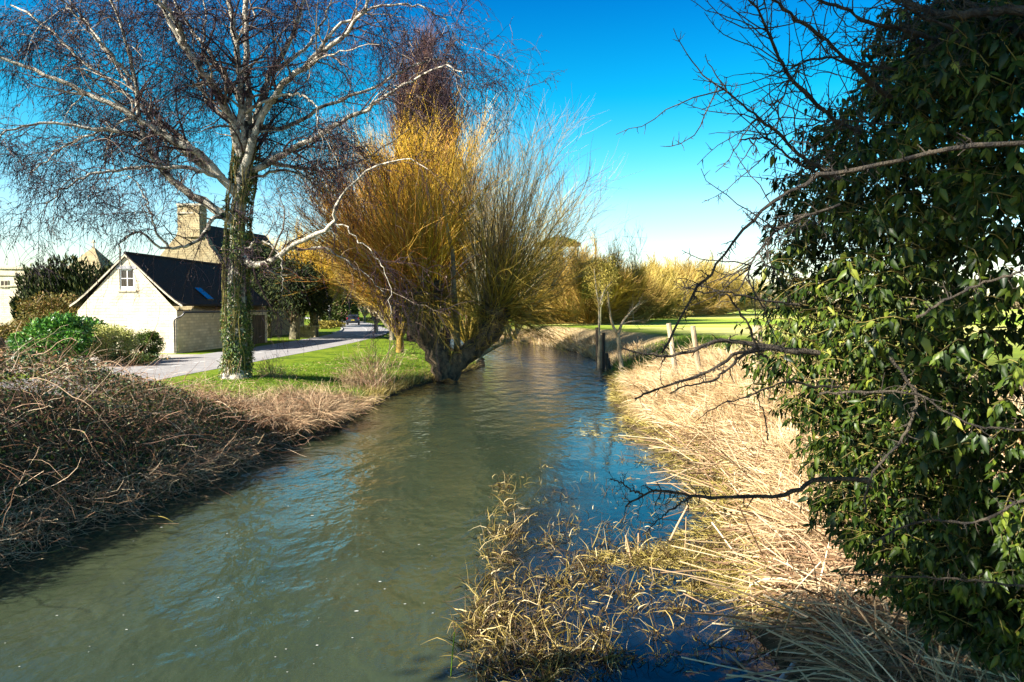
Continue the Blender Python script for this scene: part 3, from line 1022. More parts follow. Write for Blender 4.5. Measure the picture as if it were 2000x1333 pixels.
def leafy(name, label, cat, base, radii, n, size, mat, seed, lumps=60, tmpl=LEAF2, stem='twig_dark', group=None, hang=-0.2, lift=1.0, core=0.55, tilt_up=0.0, lump_r=0.28):
    """bush or evergreen crown of real leaves gathered in lumps round a set of stems"""
    r = rs(seed)
    base = np.asarray(base, float)
    R = np.array(radii, float)
    root = thing(name, label, cat, base, group)
    c = base + np.array([0, 0, R[2] * lift])
    d = unit(r.randn(lumps, 3))
    d[:, 2] = np.where(d[:, 2] < -0.8, -d[:, 2], d[:, 2])
    lc = c + d * R * r.uniform(core, 0.86, (lumps, 1))
    ls = r.uniform(0.6, 1.25, lumps) * lump_r
    i = r.choice(lumps, n, p=ls / ls.sum())
    q = unit(r.randn(n, 3)) * r.uniform(0.25, 1, (n, 1)) ** 0.5
    pos = lc[i] + q * R * ls[i][:, None]
    pos[:, 2] = np.maximum(pos[:, 2], base[2] + 0.02)
    outw = unit((pos - c) / R + 0.4 * q)
    yd = outw + 0.6 * r.randn(n, 3) + np.array([0, 0, hang])
    zd = outw + 0.5 * r.randn(n, 3) + np.array([0, 0, tilt_up])
    MB().leaves(tmpl, pos, yd, zd, size * r.uniform(0.6, 1.3, n)).build('foliage', M[mat], root, kind='stuff')
    ns = 26
    tgt = lc[r.choice(lumps, ns)]
    b0 = np.tile(base, (ns, 1)) + r.randn(ns, 3) * [R[0] * .06, R[1] * .06, 0]
    b0[:, 2] = base[2] - 0.05
    tt = np.linspace(0, 1, 6)[None, :, None]
    mid_ = (b0 + tgt) / 2 + [0, 0, R[2] * .15]
    P = b0[:, None] * (1 - tt) ** 2 + 2 * mid_[:, None] * tt * (1 - tt) + tgt[:, None] * tt ** 2
    MB().tubes(P, taper(np.full(ns, 0.02 + 0.012 * R[2]), 6, .3), 5).build('stem', M[stem], root)
    return root


def bare(name, label, base, height, spread, tr, mats, seed, nl=14, n2=160, n3=2600, tw_r=0.012, lean=(0, 0), group=None, fork=0.25, cat='tree', up=0.06, wob=.12, twl=(.5, 1.6), elev=(35, 80), tmin=.15, l2=(.12, .32)):
    """bare winter tree: trunk with limbs, twiggy crown"""
    r = rs(seed)
    base = np.asarray(base, float)
    root = thing(name, label, cat, base, group)
    tk = MB()
    top = base + np.array([lean[0], lean[1], height * fork])
    trunk = spline([base - [0, 0, .15], base + (top - base) * .5 + r.randn(3) * [.05, .05, 0] * height * .1, top], 8)
    tk.tubes(trunk, taper([tr], 8, .75)[0], 8)
    az = r.uniform(0, 2 * pi, nl)
    el = np.radians(r.uniform(elev[0], elev[1], nl))
    d = np.stack([np.cos(az) * np.cos(el), np.sin(az) * np.cos(el), np.sin(el)], -1) * [spread, spread, 1]
    tpos = r.uniform(.6, 1, nl)
    b0 = base + (top - base) * tpos[:, None]
    b0[:, :2] += np.stack([np.cos(az), np.sin(az)], -1) * tr * .4
    L = height * (1 - fork * tpos) * r.uniform(.7, 1.02, nl) / np.maximum(.75, np.sin(el) ** .5)
    P1 = grow(b0, d, L, 10, r, (0, 0, up), wob)
    R1 = taper(tr * r.uniform(.28, .5, nl), 10, .12)
    tk.tubes(P1, R1, 5)
    b2, d2, r2 = kids(P1, R1, n2, r, tmin, .95, (20, 50), (0, 0, .3))
    P2 = grow(b2, d2, height * r.uniform(l2[0], l2[1], n2), 7, r, (0, 0, up), wob)
    R2 = taper(np.clip(r2 * .5, tw_r * 1.2, 1), 7, .3)
    tk.tubes(P2, R2, 4)
    tk.build('trunk', M[mats[0]], root, smooth=True)
    PP = np.concatenate([P2, P1[:, 3:10]], 0)
    RR = np.concatenate([R2, R1[:, 3:10]], 0)
    b3, d3, r3 = kids(PP, RR, n3, r, .1, 1, (15, 50), (0, 0, .25))
    P3 = grow(b3, d3, r.uniform(twl[0], twl[1], n3), 4, r, (0, 0, up), wob)
    MB().tubes(P3, taper(np.full(n3, tw_r), 4, .4), 3).build('crown', M[mats[1]], root, kind='stuff')
    return root


# ------------------------------------------------------------------ silver birch
r = rs(11)
DB = 28.0
birch = thing('birch_tree', 'large bare silver birch with drooping purple twigs on the grass verge', 'tree', at(462, 738, DB))
limbs = [  # (photo positions, depth start, depth end, radius start, radius end)
    ([(462, 742), (463, 660), (462, 560), (464, 450), (474, 350), (480, 290), (480, 240)], 28, 28, .44, .15),
    ([(470, 420), (474, 330), (474, 240), (468, 150), (456, 60), (444, -60), (440, -160)], 28, 26.5, .2, .06),
    ([(476, 400), (484, 320), (486, 240), (482, 120), (482, 0), (492, -120), (500, -200)], 28, 29, .2, .06),
    ([(470, 360), (466, 290), (448, 225), (425, 180), (400, 145), (365, 100), (332, 40), (312, -40), (300, -110)], 28, 25, .22, .05),
    ([(366, 102), (352, 62), (330, 20), (280, -10), (230, -40)], 26.3, 24, .12, .03),
    ([(476, 380), (490, 310), (496, 250), (510, 195), (530, 140), (568, 80), (590, 10), (612, -80)], 28, 30, .2, .05),
    ([(480, 330), (502, 250), (545, 172), (580, 145), (622, 108), (682, 58), (722, 0), (760, -70)], 28, 26, .17, .04),
    ([(498, 332), (550, 302), (612, 270), (672, 235), (722, 208), (790, 165), (860, 130), (900, 140)], 28, 25, .14, .02),
    ([(500, 240), (560, 250), (640, 205), (740, 165), (830, 120), (890, 130), (915, 180)], 28, 31, .1, .02),
    ([(600, 120), (680, 40), (780, 10), (850, 30), (905, 90)], 27, 28, .07, .015),
    ([(442, 365), (402, 312), (342, 275), (250, 222), (150, 172), (60, 132), (-30, 112), (-90, 140)], 28, 25, .17, .03),
    ([(430, 345), (362, 300), (300, 235), (240, 180), (150, 110), (90, 50), (20, 10)], 28, 30, .13, .03),
    ([(446, 412), (382, 385), (332, 350), (298, 305), (272, 240), (262, 150), (240, 60), (205, -20)], 28, 26, .18, .03),
    ([(335, 352), (270, 270), (180, 250), (90, 240), (10, 260), (-30, 320)], 27, 24, .09, .02),
    ([(425, 345), (345, 275), (270, 262), (190, 260), (120, 290), (60, 340)], 28, 31, .1, .02),
    ([(466, 455), (472, 502), (500, 519), (542, 505), (572, 480), (622, 455), (652, 435), (655, 400), (690, 356), (742, 325), (800, 310), (832, 335)], 27.7, 25, .17, .008),
    ([(650, 437), (672, 440), (700, 470), (740, 510), (760, 560), (762, 620)], 26.2, 25.5, .032, .006),
    ([(578, 488), (640, 488), (690, 520), (742, 562), (765, 600)], 26.7, 27.5, .04, .008),
    ([(458, 422), (422, 424), (402, 452), (370, 480), (322, 485), (272, 455), (240, 470), (235, 520)], 27.7, 25, .1, .02),
    ([(322, 485), (300, 440), (290, 400), (262, 350), (230, 340)], 26, 25, .05, .01),
    ([(496, 342), (552, 336), (610, 352), (650, 385), (668, 430)], 28, 29.5, .07, .015),
    ([(484, 204), (540, 190), (590, 188), (616, 212), (622, 260)], 27.8, 26, .07, .015),
    ([(420, 250), (398, 190), (392, 120), (400, 40), (395, -40)], 28, 30, .08, .02),
    ([(470, 200), (420, 120), (350, 20), (300, -60)], 28, 31, .12, .03),
    ([(262, 150), (200, 90), (140, 20), (80, -30)], 26.5, 25, .07, .02),
    ([(530, 140), (600, 90), (640, 20), (660, -60)], 29, 32, .09, .02),
    ([(440, 300), (330, 250), (240, 150), (180, 60), (120, -20)], 28, 33, .12, .03),
    ([(445, 330), (370, 330), (250, 330), (160, 350), (90, 400)], 28, 25, .1, .02),
    ([(500, 300), (590, 330), (660, 330), (730, 300), (800, 250)], 28, 33, .09, .02),
    ([(480, 480), (510, 470), (540, 490), (552, 530), (548, 570)], 27.8, 26.5, .05, .012),
]
K0 = 28
P0, R0 = [], []
for pts, d0, d1, ra, rb in limbs:
    n = len(pts)
    join = None
    if P0:        # spring from the nearest point of the wood already there
        allp = np.concatenate(P0)
        yy_ = allp[:, 1]
        ip = np.stack([1000 + allp[:, 0] / yy_ * F, 600 - (allp[:, 2] - H) / yy_ * F], -1)
        dist_ = np.hypot(ip[:, 0] - pts[0][0], ip[:, 1] - pts[0][1] - 14)
        jn = dist_.argmin()
        join = allp[jn]
        d1 = d1 + (join[1] - d0) * .5
        d0 = join[1]
    w = [at(p[0], p[1], d0 + (d1 - d0) * (i / (n - 1))) for i, p in enumerate(pts)]
    if join is not None:
        w[0] = join
    P0.append(spline(w, K0))
    R0.append(ra + (rb - ra) * np.linspace(0, 1, K0) ** .7)
P0 = np.array(P0)
R0 = np.array(R0)
wig = r.randn(*P0.shape) * .035
wig[:, 0] = 0
wig[0] *= .3
P0 = P0 + wig
R0[0][:3] *= [1.35, 1.15, 1.05]
MB().tubes(P0[:1], R0[:1], 14).build('trunk', M['birch_bark'], birch, smooth=True)
for i in range(1, len(P0)):
    MB().tubes(P0[i:i + 1], R0[i:i + 1], 9).build('limb', M['birch_bark'], birch, smooth=True)
n1 = 620
b, d, rr_ = kids(P0[1:], R0[1:], n1, r, .12, 1, (30, 65))
ipx = 1000 + b[:, 0] / b[:, 1] * F
ipy = 600 - (b[:, 2] - H) / b[:, 1] * F
kp_ = ~((ipx > 610) & (ipy > 300) & (r.rand(n1) < .65))
b, d, rr_ = b[kp_], d[kp_], rr_[kp_]
n1 = len(b)
P1 = grow(b, d, r.uniform(1.0, 3.4, n1), 10, r, (0, 0, -.015), .2)
R1 = taper(np.clip(rr_ * .4, .012, .05), 10, .2)
MB().tubes(P1, R1, 5).build('branch', M['birch_branch'], birch, smooth=True, kind='stuff')
n2 = 3000
b, d, rr_ = kids(P1, R1, n2, r, .1, 1, (25, 65))
P2 = grow(b, d, r.uniform(.5, 1.7, n2), 7, r, (0, 0, -.09), .2)
R2 = taper(np.full(n2, .010), 7, .4)
tw = MB().tubes(P2, R2, 3)
n3 = 21000
PP = np.concatenate([P2, P1[:, 3:10]])
RR = np.concatenate([R2, R1[:, 3:10]])
b, d, rr_ = kids(PP, RR, n3, r, .05, 1, (30, 80))
P3 = grow(b, d, r.uniform(.25, 1.05, n3) ** 1.0, 5, r, (0, 0, -.33), .2)
tw.tubes(P3, taper(np.full(n3, .0068), 5, .6), 3)
# long hanging switches low down and on the left
n4 = 900
b, d, rr_ = kids(P1, R1, n4, r, .5, 1, (60, 100))
P4 = grow(b, d, r.uniform(1.2, 2.8, n4), 8, r, (0, 0, -.4), .15)
tw.tubes(P4, taper(np.full(n4, .0065), 8, .6), 3)
low = P0[[15, 16, 17, 18, 20, 29]]
n5 = 75
b, d, rr_ = kids(low, R0[[15, 16, 17, 18, 20, 29]], n5, r, .35, 1, (50, 100), (0, 0, -1))
P5 = grow(b, d, r.uniform(.8, 3.0, n5), 10, r, (0, 0, -.3), .16)
tw.tubes(P5, taper(np.full(n5, .009), 10, .5), 3)
b, d, rr_ = kids(P5, np.tile(taper([.009], 10, .5), (n5, 1)), 700, r, .2, 1, (30, 70))
tw.tubes(grow(b, d, r.uniform(.2, .9, 700), 5, r, (0, 0, -.25), .2), taper(np.full(700, .005), 5, .6), 3)
tw.build('twigs', M['birch_twig'], birch, kind='stuff')
# catkins and buds
n6 = 50000
b, d, rr_ = kids(np.concatenate([P3[:, :5], P4[:, 3:8]]), np.zeros((n3 + n4, 5)), n6, r, .3, 1, (10, 60))
MB().leaves(SPRAY, b, d + np.array([0, 0, -1.2]), r.randn(n6, 3), r.uniform(.05, .11, n6)).build('catkins', M['birch_twig'], birch, kind='stuff')

# ivy on the birch trunk
r = rs(12)
iv = thing('ivy', 'ivy with green and bronze leaves climbing the birch trunk', 'ivy', at(462, 738, DB) + [0, -.45, 0])
n = 15000
tt = r.beta(1.0, 1.25, n) * .86
az = r.uniform(0, 2 * pi, n)
k = tt * (K0 - 1)
ki = k.astype(int)
cpt = P0[0][ki] * (1 - (k - ki))[:, None] + P0[0][np.minimum(ki + 1, K0 - 1)] * (k - ki)[:, None]
dens = vn(az * 1.6 + 5, tt * 16) + .25 * (1 - tt)
thk = np.clip(dens - .35, 0, 1) * .42 * (1 - .5 * tt)
rad = .36 + thk * r.uniform(.1, 1, n)
keep = dens > .5 + .2 * tt
dirv = np.stack([np.cos(az), np.sin(az), 0 * az], -1)
pos = (cpt + dirv * rad[:, None])[keep]
dv = dirv[keep]
nk = len(pos)
MB().leaves(IVY, pos, dv * .3 + r.randn(nk, 3) * .5 + [0, 0, -.7], dv + r.randn(nk, 3) * .4 + [0, 0, .3], r.uniform(.07, .15, nk)).build('foliage', M['trunk_ivy_leaf'], iv, kind='stuff')
ns = 16
stv = []
for q in range(ns):
    a0 = r.uniform(0, 2 * pi)
    aa = a0 + np.cumsum(r.randn(K0) * .12)
    stv.append(P0[0] + np.stack([np.cos(aa), np.sin(aa), 0 * aa], -1) * .49)
MB().tubes(np.array(stv)[:, :24], np.full((ns, 24), .022), 5).build('stem', M['ivy_stem'], iv)

# ------------------------------------------------------------------ pollard willow leaning over the bend
r = rs(21)
DW_ = 33.0
wil = thing('willow_tree', 'old pollard willow with forked leaning trunk and whippy shoots at the river bend', 'tree', at(870, 730, DW_))
tA = spline([at(874, 738, 33), at(862, 705, 33), at(842, 665, 33), at(826, 630, 32.9), at(824, 600, 32.8), at(826, 575, 32.8)], 16)
tB = spline([at(876, 736, 33), at(894, 706, 33), at(925, 682, 33.2), at(950, 655, 33.4), at(962, 628, 33.6), at(968, 605, 33.6)], 16)
tC = spline([at(893, 706, 33.3), at(892, 640, 33.6), at(886, 560, 33.8), at(884, 500, 34), at(872, 440, 34.2), at(862, 380, 34.3)], 16)
kn = 1 + .12 * r.randn(16)
MB().tubes(tA, np.linspace(.5, .78, 16) * kn, 12).build('trunk', M['willow_bark'], wil, smooth=True)
MB().tubes(tB, np.linspace(.42, .62, 16) * (1 + .12 * r.randn(16)), 12).build('trunk', M['willow_bark'], wil, smooth=True)
MB().tubes(tC, np.linspace(.16, .05, 16), 8).build('pale_stem', M['pale_bark'], wil, smooth=True, label='pale thin upright stem between the two trunks')
# knuckles
for c_, rad in ((tA[-1], .75), (tB[-1], .6)):
    dd = unit(r.randn(26, 3))
    Pk = grow(c_ + dd * rad * .2, dd, np.full(26, rad * 1.1), 4, r, (0, 0, .05), .1)
    MB().tubes(Pk, taper(r.uniform(.12, .22, 26), 4, .5), 6).build('pollard_head', M['willow_bark'], wil, smooth=True)


def shoots(c_, rad, N, az, el, L, mat, name, r0=.024, n_side=5, up=.02, seed=1, sl=(.5, 1.8), wob=.11, sr=.0062):
    q = rs(seed)
    A = np.radians(q.normal(az[0], az[1], N))
    E = np.radians(np.clip(q.uniform(el[0], el[1], N), -30, 90))
    d = np.stack([np.cos(A) * np.cos(E), np.sin(A) * np.cos(E), np.sin(E)], -1)
    b0 = c_ + d * rad * .7 + q.randn(N, 3) * rad * .35
    P = grow(b0, d, q.uniform(L[0], L[1], N), 11, q, (0, 0, up), wob)
    R = taper(q.uniform(.6, 1.4, N) * r0, 11, .18)
    mb = MB().tubes(P, R, 4)
    nsd = N * n_side
    b1, d1, r1 = kids(P, R, nsd, q, .15, 1, (15, 55), (0, 0, .2))
    Ps = grow(b1, d1, q.uniform(sl[0], sl[1], nsd), 5, q, (0, 0, up), wob * 1.3)
    mb.tubes(Ps, taper(np.full(nsd, sr), 5, .5), 3)
    return mb.build(name, M[mat], wil, kind='stuff')


hA, hB = tA[-1], tB[-1]
# short dark shoots bristling all over both trunks
for tr_, sd_, nn in ((tA, 38, 420), (tB, 39, 420)):
    q = rs(sd_)
    ki_ = np.clip((q.beta(3, 1.1, nn) * 15), 0, 14.9).astype(int)
    dd = unit(q.randn(nn, 3) * [1, 1, .7] + [0, 0, .25])
    P = grow(tr_[ki_] + dd * .35, dd, q.uniform(.3, 1.3, nn), 6, q, (0, 0, .05), .2)
    mb = MB().tubes(P, taper(q.uniform(.006, .013, nn), 6, .4), 3)
    b1, d1, _ = kids(P, np.zeros((nn, 6)), nn * 3, q, .2, 1, (20, 55))
    mb.tubes(grow(b1, d1, q.uniform(.2, .7, nn * 3), 4, q, (0, 0, .02), .15), np.full((nn * 3, 4), .0055), 3)
    mb.build('trunk_shoots', M['twig_dark' if sd_ == 38 else 'willow_olive'], wil, kind='stuff')
shoots(hA, .7, 260, (180, 55), (15, 78), (3.5, 8.2), 'willow_red', 'shoots', seed=31, n_side=12, r0=.018)
shoots(hA, .7, 120, (100, 90), (50, 88), (4.5, 8.5), 'willow_gold', 'shoots', seed=32, n_side=10, r0=.018)
shoots(hB, .6, 170, (10, 65), (8, 80), (3.0, 7.4), 'willow_olive', 'shoots', seed=33, n_side=11, r0=.019)
shoots(hB, .6, 60, (0, 90), (60, 88), (5, 8.5), 'twig_grey', 'shoots', seed=34, n_side=8)
shoots(hB + [.4, 0, -.3], .6, 110, (-10, 45), (-25, 20), (1.2, 3.4), 'willow_olive', 'drooping_shoots', seed=35, up=-.06, r0=.014, n_side=5, sl=(.3, 1))
shoots(hA + [.3, -.2, -.5], .6, 120, (-60, 60), (-30, 40), (.8, 2.4), 'willow_olive', 'drooping_shoots', seed=36, up=-.09, r0=.013, n_side=5, sl=(.3, .9))
shoots(hA + [-.3, 0, 0], .6, 120, (185, 35), (15, 50), (4.5, 7.5), 'willow_red', 'shoots', seed=40, n_side=10, up=.05)
shoots(hA + [-.5, 0, -.3], .6, 90, (200, 45), (10, 45), (1.5, 4.0), 'willow_red', 'shoots', seed=37, up=.04, r0=.014, n_side=6, sl=(.3, 1))

# trees behind the willow
def gz0(px, D, py=610):
    p = at(px, py, D)
    return np.array([p[0], p[1], float(hgt(p[0], p[1]))])


def top_h(D, py):
    return H + (600 - py) / F * D


B = gz0(842, 42)
bare('golden_willow', 'golden yellow willow rising behind the pollard willow', B, top_h(42, 300) - B[2], .55, .3, ('willow_olive', 'willow_gold'), 41, nl=34, n2=520, n3=9000, tw_r=.011, fork=.12, elev=(58, 86), up=.05, wob=.06, twl=(.8, 2.2))
B = gz0(780, 44)
bare('orange_willow', 'orange brown willow between the road and the golden willow', B, top_h(44, 350) - B[2], .8, .25, ('willow_olive', 'willow_red'), 42, nl=28, n2=420, n3=7000, tw_r=.011, fork=.12, elev=(45, 80), up=.05, wob=.07, twl=(.8, 2))
B = gz0(922, 42)
bare('grey_willow', 'tall thin grey stemmed willow right of the golden one, reaching into blue sky', B, top_h(40, 235) - B[2], .6, .14, ('pale_bark', 'twig_grey'), 43, nl=16, n2=180, n3=2400, tw_r=.007, fork=.1, elev=(50, 82), up=.05, wob=.06, twl=(.6, 1.8), lean=(1.2, 0))
B = gz0(926, 47)
bare('grey_willow', 'slender grey bare tree leaning right over the river bend', B, top_h(46, 300) - B[2], .8, .12, ('pale_bark', 'twig_grey'), 44, nl=14, n2=160, n3=2000, tw_r=.007, fork=.1, elev=(45, 80), up=.05, wob=.07, twl=(.6, 1.8), lean=(2.6, 0))
B = gz0(912, 52)
bare('yellow_willow', 'bushy yellow olive willow low behind the river bend', B, top_h(52, 400) - B[2], .9, .2, ('willow_olive', 'twig_yellow'), 45, nl=26, n2=400, n3=6500, tw_r=.012, fork=.08, elev=(40, 80), up=.05, wob=.08, twl=(.8, 2))
B = gz0(1025, 86)
bare('yellow_willow', 'olive thicket tree below the flat topped pine, right of the willow trunks', B, top_h(86, 480) - B[2], 1.0, .2, ('willow_olive', 'willow_olive'), 46, nl=36, n2=500, n3=7500, tw_r=.016, fork=.03, elev=(10, 80), up=.05, wob=.08, twl=(.8, 2))
for k_, (px, D, py, lab) in enumerate(((802, 66, 150, 'left and lower of the three tall narrow purple brown poplars'), (835, 68, 78, 'tallest of the three narrow purple brown poplars'), (872, 67, 165, 'right hand of the three tall narrow purple brown poplars'))):
    B = gz0(px, D)
    bare('poplar_tree', lab, B, top_h(D, py) - B[2], .1, .35, ('poplar_twig', 'poplar_twig'), 50 + k_, nl=30, n2=560, n3=8000, tw_r=.017, fork=.5, elev=(66, 86), up=.16, wob=.05, twl=(.5, 1.2), l2=(.06, .14), group='narrow poplars behind the willow', tmin=.05)

# roadside trees beyond
for k_, (px, D, py, sp_, mats, lab) in enumerate((
    (735, 78, 470, .9, ('pale_bark', 'twig_yellow'), 'yellow brown roadside tree right of the car, leaning over the verge'),
    (765, 62, 500, .9, ('pale_bark', 'twig_brown'), 'brown roadside thicket left of the pollard willow trunk'),
    (712, 130, 520, .9, ('pale_bark', 'twig_brown'), 'far bare brown tree above the car'),
    (625, 105, 470, .9, ('twig_grey', 'twig_yellow'), 'yellow tree showing behind the right edge of the yew'),
    (590, 98, 480, .8, ('willow_gold', 'willow_gold'), 'bright gold willow glimpsed behind the yew'),
)):
    B = gz0(px, D)
    B[2] = .6
    bare('roadside_tree', lab, B, top_h(D, py) - .6, sp_, .22, mats, 60 + k_, nl=22, n2=320, n3=4500, tw_r=.014 + .0001 * D, fork=.15, elev=(40, 82), up=.05, wob=.09, twl=(.8, 2.2))


def conifer(name, label, base, h, rad, n, mat, seed, size=.5, group=None, shape=.9, low=.1, up=-.1):
    q = rs(seed)
    base = np.asarray(base, float)
    root = thing(name, label, 'tree', base, group)
    MB().tubes(np.array([base - [0, 0, .1], base + [0, 0, h * .5], base + [0, 0, h * .97]]), [.03 * h, .02 * h, .01], 7).build('trunk', M['grey_bark'], root)
    t_ = 1 - q.uniform(0, 1, n) ** .6 * (1 - low)
    t_ = low + (1 - low) * (1 - np.sqrt(q.uniform(0, 1, n)))
    az_ = q.uniform(0, 2 * pi, n)
    lob = .75 + .5 * vn(az_ * 1.5, t_ * 9 + seed)
    rr = rad * (1 - t_) ** shape * lob * q.uniform(.35, 1, n) ** .5 + .1
    p = base + np.stack([np.cos(az_) * rr, np.sin(az_) * rr, t_ * h], -1)
    o_ = np.stack([np.cos(az_), np.sin(az_), 0 * az_], -1)
    MB().leaves(SPRAY, p, o_ + q.randn(n, 3) * .5 + [0, 0, up], q.randn(n, 3) * .5 + [0, 0, 1], size * q.uniform(.6, 1.3, n)).build('foliage', M[mat], root, kind='stuff')
    return root


B = gz0(663, 125)
B[2] = .6
conifer('conifer_tree', 'tall dark conifer on the left of the road near the car', B, top_h(125, 520) - .6, 3.2, 7000, 'pine_leaf', 71, .7)
B = gz0(1459, 260)
for k_, (px, D, py, lab) in enumerate(((1456, 240, 548, 'left of two small far conifers beyond the green field'), (1474, 250, 543, 'right of two small far conifers beyond the green field'))):
    B = gz0(px, D)
    conifer('conifer_tree', lab, B, top_h(D, py) - B[2], 2.4, 3000, 'pine_leaf', 73 + k_, .9)
# flat-topped pine
B = gz0(1092, 112)
pn = thing('pine_tree', 'flat topped pine standing above the olive trees right of the willow', 'tree', B)
tz = top_h(112, 478)
MB().tubes(spline([B, (B[0] + .4, B[1], 6), (B[0] - .1, B[1], tz)], 10), taper([.3], 10, .5)[0], 8).build('trunk', M['grey_bark'], pn)
q = rs(75)
n = 9000
a_ = q.uniform(0, 2 * pi, n)
rr = np.sqrt(q.uniform(0, 1, n)) * 2.5 * (.75 + .5 * vn(a_ * 1.2, 4))
p = np.array([B[0], B[1], tz]) + np.stack([rr * np.cos(a_), rr * np.sin(a_), (1 - (rr / 2.8) ** 2) * q.uniform(-.1, 1, n) * .9], -1)
MB().leaves(SPRAY, p, q.randn(n, 3) + [0, 0, .5], q.randn(n, 3) + [0, 0, 1], q.uniform(.25, .5, n)).build('foliage', M['pine_leaf'], pn, kind='stuff')

# trees along the far bank and field
spec = [
    (1075, 84, 560, 1.1, ('willow_olive', 'willow_olive'), 'low olive bush at the left end of the far bank trees'),
    (1118, 84, 492, .9, ('twig_brown', 'twig_brown'), 'red brown bare tree, tallest on the left of the far bank'),
    (1150, 80, 520, .9, ('twig_brown', 'twig_brown'), 'dense brown bush between the red brown tree and the leafy one'),
    (1205, 92, 535, .9, ('twig_yellow', 'twig_brown'), 'brown thicket behind the small forked sapling'),
    (1240, 96, 540, 1.1, ('willow_olive', 'twig_yellow'), 'fan shaped yellow shrub willow at the left end of the field'),
    (1275, 120, 528, 1.0, ('pale_bark', 'twig_yellow'), 'rounded yellow brown tree behind the dark low hedge'),
    (1305, 128, 520, .9, ('pale_bark', 'twig_brown'), 'orange brown rounded tree left of the pale trunked one'),
    (1345, 135, 510, .95, ('pale_bark', 'twig_yellow'), 'tallest field edge tree with pale trunks and yellow twigs'),
    (1385, 142, 520, .95, ('pale_bark', 'twig_yellow'), 'yellow field edge tree right of the tallest pale trunked one'),
    (1408, 150, 540, .9, ('grey_bark', 'twig_yellow'), 'olive tree ending the field edge row on the right'),
    (1440, 230, 565, .9, ('pale_bark', 'twig_grey'), 'pale distant bare tree beside the far conifers'),
    (1500, 235, 572, .9, ('pale_bark', 'twig_grey'), 'pale distant bare tree right of the far conifers'),
]
for k_, (px, D, py, sp_, mats, lab) in enumerate(spec):
    B = gz0(px, D)
    bare('field_edge_tree', lab, B, top_h(D, py) - B[2], sp_, .2, mats, 80 + k_, nl=46, n2=620, n3=8000 if D < 200 else 3000, tw_r=.012 + .00012 * D, fork=.02, elev=(4, 82), tmin=.02, up=.05, wob=.1, twl=(.8, 2.2), group='trees along the field edge')
B = gz0(1172, 74)
leafy('leafy_tree', 'olive green leafy tree with pale trunk in front of the brown thicket', 'tree', B + [0, 0, 2.0], (2.3, 2.0, 2.3), 6500, .17, 'olive_leaf', 95, 50, stem='pale_bark')
MB().tubes(np.array([B - [0, 0, .1], B + [0.05, 0, 2.4], B + [-.1, 0, 5.2]]), [.13, .1, .04], 7).build('trunk', M['pale_bark'], bpy.data.objects['leafy_tree'])
B = gz0(1285, 108, 615)
leafy('bramble_hedge', 'dark low bramble hedge at the foot of the field edge trees', 'hedge', B - [0, 0, .2], (5.0, 1.6, .8), 9000, .3, 'russet_leaf', 96, 90, stem='twig_dark', core=.3)
for k_, (px, D, py, lab) in enumerate(((1237, 78, 440, 'very tall thin whip of a sapling rising above the field edge trees'), (1198, 80, 470, 'thin bare sapling rising left of the tallest whip'))):
    B = gz0(px, D)
    bare('tall_sapling', lab, B, top_h(D, py) - B[2], .16, .07, ('twig_grey', 'twig_grey'), 97 + k_, nl=4, n2=16, n3=120, tw_r=.014, fork=.45, elev=(70, 85), up=.06, wob=.05, twl=(.6, 1.6))
# distant wood closing the horizon
q = rs(99)
n = 26000
xx = q.uniform(-700, 900, n)
hh = 5 + 8 * vn(xx * .02, 3) + 3 * vn(xx * .11, 8)
hh = np.where((xx > 60) & (xx < 330), hh * .55, hh)
p = np.stack([xx, 430 + q.uniform(-8, 8, n), q.uniform(0, 1, n) ** .7 * hh + 1], -1)
fw = MB().leaves(LEAF2, p, q.randn(n, 3) + [0, 0, .6], q.randn(n, 3) + [0, -1, 0], q.uniform(1.6, 3.2, n)).build('distant_wood', M['twig_grey'])
tag(fw, 'hazy bare wood far off along the horizon', 'wood', kind='stuff')

# ------------------------------------------------------------------ yews, shrubs round the cottage
B = at(560, 650, 63)
B[2] = .6
for k_, (px, D, py, rad, lab) in enumerate((
    (520, 64, 478, 2.6, 'dark yew directly behind the birch trunk beside the cottage'),
    (575, 62, 500, 2.8, 'dark drooping yew hanging over the road right of the birch'),
    (612, 66, 520, 1.6, 'outer right hand yew bough mass above the stone planter'),
)):
    B = at(px, 660, D)
    B[2] = .6
    hh = top_h(D, py) - .6
    leafy('yew_tree', lab, 'tree', B + [0, 0, 1.1], (rad, rad, hh / 2 - .55), 9500, .34, 'yew_leaf', 110 + k_, 70, tmpl=SPRAY, hang=-.6, core=.2, lump_r=.34, group='yews by the road')
    MB().tubes(np.array([B - [0, 0, .1], B + [.1, 0, 1.5], B + [0, 0, 3]]), [.45, .35, .25], 9).build('trunk', M['grey_bark'], bpy.data.objects[[o.name for o in bpy.data.objects if o.name.startswith('yew_tree')][-1]])
for k_, (px, D, py, rad, lab) in enumerate((
    (75, 60, 518, 1.3, 'leftmost clipped dark yew before the church'),
    (102, 59, 508, 1.1, 'second dark upright yew from the left, before the church'),
    (128, 59, 500, 1.0, 'tallest of the dark upright yews left of the cottage'),
    (150, 60, 503, .9, 'dark upright yew just left of the turret roof'),
    (176, 59, 512, 1.2, 'dark yew in front of the turret roof'),
    (208, 60, 515, 1.3, 'rightmost dark yew touching the cottage roof slope'),
)):
    B = at(px, 650, D)
    B[2] = .6
    hh = top_h(D, py) - .6
    conifer('upright_yew', lab, B, hh, rad * 1.25, 4200, 'yew_leaf', 120 + k_, .45, group='upright yews left of the cottage', shape=.22, low=.0, up=2.2)
B = at(110, 640, 52)
B[2] = .6
leafy('russet_shrub', 'brown and olive shrub behind the laurel, left of the cottage', 'shrub', B, (3.1, 2.0, 1.75), 7500, .17, 'russet_leaf', 130, 70, core=.4)
B = at(22, 650, 56)
B[2] = .6
